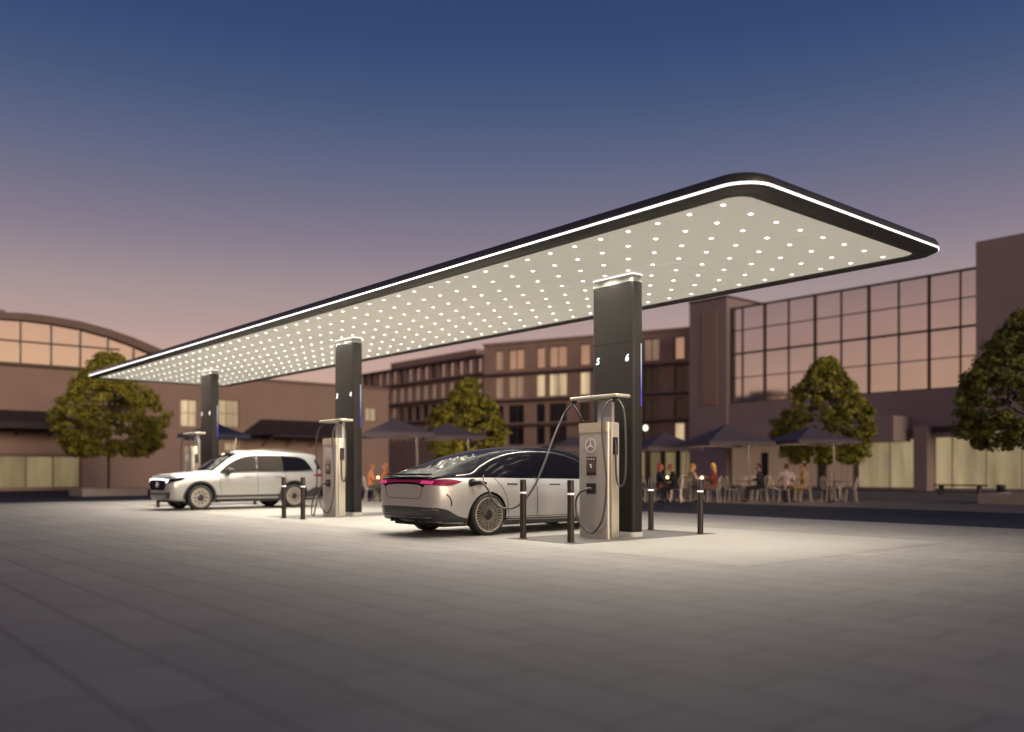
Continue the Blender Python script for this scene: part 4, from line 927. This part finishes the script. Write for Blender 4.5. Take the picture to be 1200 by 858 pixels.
parasol('plum grey parasol in front of the conical tree, rightmost of the terrace', 949, 499, 517, 104, 31.5)
parasol('plum grey parasol over the man in dark clothes, left of the rightmost one', 850, 497, 519, 106, 31.0)
parasol('parasol overlapping the right edge of the thick numbered column', 778, 506, 524, 88, 34)
parasol('parasol showing between the sedan roof and the near charger', 672, 511, 524, 84, 36)
parasol('parasol in front of the small tree, right one of two behind the sedan', 524, 494.5, 512, 94, 34)
parasol('parasol beside the column numbered 3 and 4, left of the other behind the sedan', 462, 489, 509, 104, 32)
parasol('dark blue parasol behind the farthest column', 254, 495, 511, 100, 36, M['parasolblue'])
def bchair(label, loc, rz):
    r = thing('cafe_chair', label, 'chair', loc, rz, 'metal cafe chairs on the terrace')
    MB().lathe([(0, .44), (.20, .44), (.21, .455), (.20, .47), (0, .465)], 16).build('seat', M['chairmetal'], r, True)
    for x, y in ((.15, .14), (.15, -.14), (-.14, .14), (-.14, -.14)): MB().tube([(x, y, .45), (x*1.35, y*1.3, 0)], .016, 6).build('leg', M['chairmetal'], r)
    mb = MB(); mb.tube([(-.15, .19, .46), (-.21, .21, .72), (-.24, .14, .87), (-.25, 0, .91), (-.24, -.14, .87), (-.21, -.21, .72), (-.15, -.19, .46)], .017, 6, smooth=4)
    mb.tube([(-.17, 0, .46), (-.25, 0, .9)], .012, 6); mb.tube([(-.17, .09, .46), (-.235, .08, .87)], .01, 6); mb.tube([(-.17, -.09, .46), (-.235, -.08, .87)], .01, 6)
    mb.build('backrest', M['chairmetal'], r); return r
def table(label, loc):
    r = thing('cafe_table', label, 'table', loc, 0, 'small round cafe tables')
    MB().lathe([(0, .72), (.36, .72), (.37, .735), (.36, .75), (0, .75)], 24).build('tabletop', M['tabletop'], r, True)
    MB().lathe([(.025, .02), (.022, .72)], 10).build('stem', M['chairmetal'], r, True)
    mb = MB(); [mb.tube([(0, 0, .10), (.26*math.cos(a), .26*math.sin(a), .015)], .018, 6) for a in (.4, 1.97, 3.54, 5.11)]; mb.build('foot', M['chairmetal'], r); return r
YT = 31.0
def gx(x, Y): return at(x, 552, Y).xy.to_3d()
c0 = bchair('empty chair at the far right of the terrace, its back to the right', gx(997, 30.9), R(170))
for lab, x, Y, rz in (('empty chair facing the far right table from its left side', 971, 30.9, 10), ('chair of the woman with hair in a bun', 944, 31.2, 170), ('chair under the man in the pale pink shirt', 919, 30.3, 70),
                      ('chair of the man in the dark suit', 893, 30.9, 170), ('empty chair between the dark suited man and the pink shirt', 906, 32.6, -60), ('empty chair left of the pale parasol pole', 857, 31.0, 15), ('empty chair just right of the blonde person', 869, 32.4, 200),
                      ('chair under the blonde person in red', 837, 30.8, 150), ('chair of the person with light brown hair', 811, 31.2, 20), ('empty chair between the two glowing tables', 824, 32.8, 250), ('chair under the person in black at the left table', 793, 31.0, 160),
                      ('chair under the red haired person', 771, 31.2, 10), ('empty chair partly behind the right edge of the thick column', 757, 30.8, 30), ('empty chair in front of the curtained cafe window', 803, 33.6, 270),
                      ('empty chair behind the table of the light brown haired person', 818, 33.4, 100), ('empty chair pushed in by the right parasol pole', 981, 32.4, 250), ('empty chair behind the dark suited man, back to the cafe window', 884, 33.0, 280), ('empty chair left of the woman with a bun, behind the table', 931, 32.9, 265),
                      ('chair of the left person beyond the sedan tail', 434, 31.3, 20), ('chair of the right person beyond the sedan tail', 453, 31.6, 160)):
    dup(c0, gx(x, Y), R(rz), lab)
t0 = table('round table between the two empty chairs at far right', gx(984, 31.0))
TB = [('round table between the pink shirt and the woman with a bun', 932, 31.2), ('round table in front of the dark suited man', 876, 31.3), ('round table with a glowing lantern by the blonde person', 822.5, 31.1), ('round table between the red haired person and the one in black', 782, 31.3), ('round table between the two people beyond the sedan tail', 443, 31.5)]
for lab, x, Y in TB: dup(t0, gx(x, Y), label=lab)
for lab, x, Y in (('small glowing lantern on the table of the blonde person', 822.5, 31.1), ('small glowing lantern on the table of the red haired person', 782, 31.3), ('small glowing lantern on the table beyond the sedan tail', 443, 31.5)):
    r = thing('table_lantern', lab, 'lantern', gx(x, Y)+Vector((0, 0, .75)), 0, 'glowing lanterns on cafe tables')
    MB().lathe([(0, 0), (.045, 0), (.05, .02), (.045, .03), (0, .03)], 12).build('base', M['chairmetal'], r); MB().lathe([(0, .03), (.035, .03), (.045, .09), (.03, .15), (0, .16)], 12).build('glass', M['candle'], r, True)
# ------------------------------------------------------------------ people
def capsule(mb, a, b_, ra, rb, n=10, flat=1.0):
    a, b_ = Vector(a), Vector(b_); d = (b_-a); L = d.length; d.normalize(); prof_ = []
    for i in range(5): t = R(-90+90*i/4); prof_.append((ra*math.cos(t), ra*math.sin(t)))
    for i in range(5): t = R(90*i/4); prof_.append((rb*math.cos(t), L+rb*math.sin(t)))
    prof_[0] = (0, -ra); prof_[-1] = (0, L+rb)
    mb.lathe(prof_, n, Matrix.Translation(a) @ d.to_track_quat('Z', 'Y').to_matrix().to_4x4())
def remesh(mb, name, m, parent, vox=.016, it=4):
    o = mb.build(name, m, parent, True, 180); md = o.modifiers.new('r', 'REMESH'); md.mode = 'VOXEL'; md.voxel_size = vox
    ms = o.modifiers.new('s', 'SMOOTH'); ms.iterations = it; apply_mods(o); o.data.polygons.foreach_set('use_smooth', [True]*len(o.data.polygons))
    if not o.data.materials: o.data.materials.append(m)
    return o
def person(label, loc, rz, top_c, leg_c, hair_c, hair='short', lean=0., skin=(.42, .24, .17), arms='table', bare_legs=False, sc_=1.0):
    r = thing('person', label, 'person', loc, rz, 'people sitting on the cafe terrace'); r.scale = (sc_,)*3
    sk_ = mat('skin', skin, .55); tm = mat('shirt_cloth', top_c, .85, var=.06); lm = mat('trouser_cloth', leg_c, .85, var=.06); hm = mat('hair', hair_c, .6, var=.15, scale=30)
    def T(x, y, z):   # lean the trunk about the hip
        dz = z-.50; return Vector((x+math.sin(lean)*dz, y, .50+math.cos(lean)*dz))
    b = MB()
    capsule(b, T(0, 0, .53), T(.0, 0, .74), .115, .10); capsule(b, T(0, -.05, .90), T(0, .05, .90), .105, .105); capsule(b, T(0, 0, .74), T(0, 0, .93), .11, .12)
    capsule(b, T(-.01, -.15, 1.01), T(-.01, .15, 1.01), .06, .06); capsule(b, T(0, 0, 1.0), T(.02, 0, 1.15), .055, .05)
    hc = T(.045, 0, 1.245)
    capsule(b, hc+Vector((-.01, 0, .03)), hc+Vector((.0, 0, -.02)), .088, .078, 14); capsule(b, hc+Vector((.03, 0, -.05)), hc+Vector((.045, 0, -.075)), .052, .04)
    capsule(b, hc+Vector((.082, 0, .005)), hc+Vector((.10, 0, -.03)), .012, .017, 6)
    for s in (-1, 1):
        capsule(b, hc+Vector((-.005, s*.078, .01)), hc+Vector((-.005, s*.082, -.02)), .016, .012, 6)
        sh = T(-.01, s*.175, 1.01)
        el_, wr = (T(.06, s*.25, .80), Vector((.33+math.sin(lean)*.2, s*.10, .795))) if arms == 'table' else (T(.04, s*.24, .76), Vector((.30, s*.10, .62)))
        capsule(b, sh, el_, .052, .042); capsule(b, el_, wr, .042, .028)
        hd = (wr-el_).normalized(); pm = wr+hd*.055; capsule(b, wr, pm, .028, .032)
        kn = Vector((.43, s*.12, .50)); an = Vector((.40+.06*s, s*.13, .09))
        capsule(b, Vector((0, s*.09, .53)), kn, .085, .058); capsule(b, kn, an, .056, .036); capsule(b, an+Vector((0, 0, -.03)), an+Vector((.14, 0, -.055)), .034, .028)
    body = remesh(b, 'body', sk_, r, .014)
    # fingers added to the same mesh
    fb = bmesh.new(); fb.from_mesh(body.data); fm = MB()
    for s in (-1, 1):
        el_, wr = (T(.06, s*.25, .80), Vector((.33+math.sin(lean)*.2, s*.10, .795))) if arms == 'table' else (T(.04, s*.24, .76), Vector((.30, s*.10, .62)))
        hd = (wr-el_).normalized(); sd_ = hd.cross(Vector((0, 0, 1))).normalized(); pm = wr+hd*.07
        for k, ln in enumerate((.062, .072, .068, .052)):
            p0 = pm+sd_*(.027-.018*k)*s; p1 = p0+hd*ln*.55+Vector((0, 0, -.006)); fm.tube([p0-hd*.01, p1, p1+hd*ln*.4+Vector((0, 0, -.022))], .0085, 6, rr=[.009, .0065], smooth=2)
        p0 = wr+hd*.03-sd_*.028*s*-1; fm.tube([wr+hd*.02, wr+hd*.035-sd_*.04*s, wr+hd*.07-sd_*.055*s], .01, 6, rr=[.012, .008], smooth=2)
    tmp = bpy.data.meshes.new('fingers'); fm.b.to_mesh(tmp); fm.b.free(); fb.from_mesh(tmp); fb.to_mesh(body.data); fb.free(); body.data.polygons.foreach_set('use_smooth', [True]*len(body.data.polygons))
    b = MB()   # shirt
    capsule(b, T(0, 0, .55), T(0, 0, .74), .128, .112); capsule(b, T(0, -.05, .90), T(0, .05, .90), .117, .117); capsule(b, T(0, 0, .74), T(0, 0, .93), .122, .13)
    capsule(b, T(-.01, -.15, 1.01), T(-.01, .15, 1.01), .07, .07); capsule(b, T(0, 0, 1.0), T(.005, 0, 1.07), .07, .06)
    for s in (-1, 1):
        sh = T(-.01, s*.175, 1.01); el_ = T(.06, s*.25, .80) if arms == 'table' else T(.04, s*.24, .76); wr = Vector((.33+math.sin(lean)*.2, s*.10, .795)) if arms == 'table' else Vector((.30, s*.10, .62))
        capsule(b, sh, el_, .064, .054); capsule(b, el_, el_+(wr-el_)*.72, .054, .042)
    remesh(b, 'shirt', tm, r)
    b = MB(); capsule(b, (0, -.07, .53), (0, .07, .53), .105, .105)
    for s in (-1, 1):
        kn = Vector((.43, s*.12, .50)); an = Vector((.40+.06*s, s*.13, .09))
        capsule(b, Vector((0, s*.09, .53)), kn, .097, .072)
        if not bare_legs: capsule(b, kn, an+(kn-an)*.08, .070, .052)
    remesh(b, 'trousers' if not bare_legs else 'skirt', lm, r)
    b = MB()
    for s in (-1, 1): an = Vector((.40+.06*s, s*.13, .09)); capsule(b, an+Vector((-.03, 0, -.04)), an+Vector((.16, 0, -.052)), .044, .038)
    remesh(b, 'shoes', M['black'], r)
    b = MB(); capsule(b, hc+Vector((-.028, 0, .045)), hc+Vector((-.03, 0, .01)), .093, .085, 14)
    if hair == 'long': capsule(b, hc+Vector((-.05, 0, .02)), hc+Vector((-.085, 0, -.17)), .085, .065); 
    if hair == 'bun': capsule(b, hc+Vector((-.09, 0, .10)), hc+Vector((-.11, 0, .11)), .05, .05)
    remesh(b, 'hair', hm, r, .014, 3)
    eb = MB()
    for s in (-1, 1): eb.lathe([(0, -.004), (.009, 0), (0, .004)], 8, Matrix.Translation(hc+Vector((.076, s*.032, .008))) @ Matrix.Rotation(R(90), 4, 'Y'))
    eb.build('eyes', M['black'], body)
    mbm = MB(); mbm.tube([hc+Vector((.078, -.022, -.062)), hc+Vector((.084, 0, -.063)), hc+Vector((.078, .022, -.062))], .004, 6); mbm.build('mouth', mat('lips', (.3, .08, .07), .5), body)
    return r
def gy(x, Y): return gx(x, Y)
person('red haired person in dark top facing right at the leftmost terrace table', gy(773, 31.1), R(5), (.03, .03, .05), (.20, .07, .05), (.40, .07, .03), 'long', skin=(.5, .2, .13), bare_legs=True)
person('person in black with auburn hair leaning forward at the leftmost terrace table', gy(792, 31.0), R(172), (.012, .012, .02), (.012, .012, .02), (.35, .07, .03), 'short', lean=.22)
person('light brown haired person in a pale beige blouse facing the lantern table', gy(811, 31.3), R(15), (.45, .36, .28), (.05, .05, .08), (.5, .28, .08), 'long')
person('blonde person in a red top sitting right of the lantern', gy(836, 30.8), R(165), (.28, .05, .05), (.25, .12, .09), (.75, .48, .14), 'long', bare_legs=True)
person('man in a dark suit and red shirt facing left alone', gy(891, 30.9), R(175), (.02, .02, .025), (.015, .015, .02), (.03, .02, .015), 'short', lean=.05)
person('man in a pale pink shirt seen from behind leaning on the table', gy(921, 30.3), R(62), (.60, .47, .47), (.05, .02, .02), (.10, .04, .03), 'short', lean=.18)
person('woman with dark hair in a bun and a tan dress', gy(942, 31.2), R(172), (.42, .27, .15), (.42, .27, .15), (.012, .01, .01), 'bun', skin=(.45, .26, .17), bare_legs=True, sc_=1.04)
person('left one of two people glimpsed beyond the sedan tail, in an orange top', gy(435, 31.3), R(15), (.50, .17, .07), (.06, .05, .05), (.25, .1, .05), 'short')
person('right one of two people glimpsed beyond the sedan tail, in a rust top', gy(452, 31.6), R(165), (.42, .13, .06), (.05, .05, .06), (.3, .12, .05), 'long')
# ------------------------------------------------------------------ street furniture
r = thing('street_lamp', 'lit white globe lamp on a dark post right of the thick column', 'street lamp', gx(756.5, 44))
MB().tube([(0, 0, 0), (0, 0, 3.1)], .05, 10).build('post', M['mullion'], r); MB().lathe([(0, 3.14), (.07, 3.14), (.12, 3.21), (.12, 3.32), (.07, 3.40), (0, 3.42)], 16).build('globe', M['lampglass'], r, True); MB().lathe([(0, 3.43), (.12, 3.43), (.04, 3.50), (0, 3.52)], 12).build('finial', M['mullion'], r)
r = thing('bench', 'long dark backless bench in front of the lit shop window', 'bench', gx(1125, 40.5), frame(P, U))
MB().box(-1.15, 1.15, -.22, .22, .40, .47, .01).build('seat', M['darkband'], r)
for x in (-.85, .85): MB().box(x-.05, x+.05, -.18, .18, 0, .40).build('leg', M['darkband'], r)
r = thing('litter_bin', 'small dark bin beside the right planter', 'bin', gx(1173, 36))
MB().lathe([(0, 0), (.15, 0), (.17, .46), (0, .46)], 18).build('body', M['darkglass'], r, True); MB().lathe([(0, .46), (.19, .46), (.19, .52), (.12, .54), (0, .54)], 18).build('lid', M['mullion'], r, True)
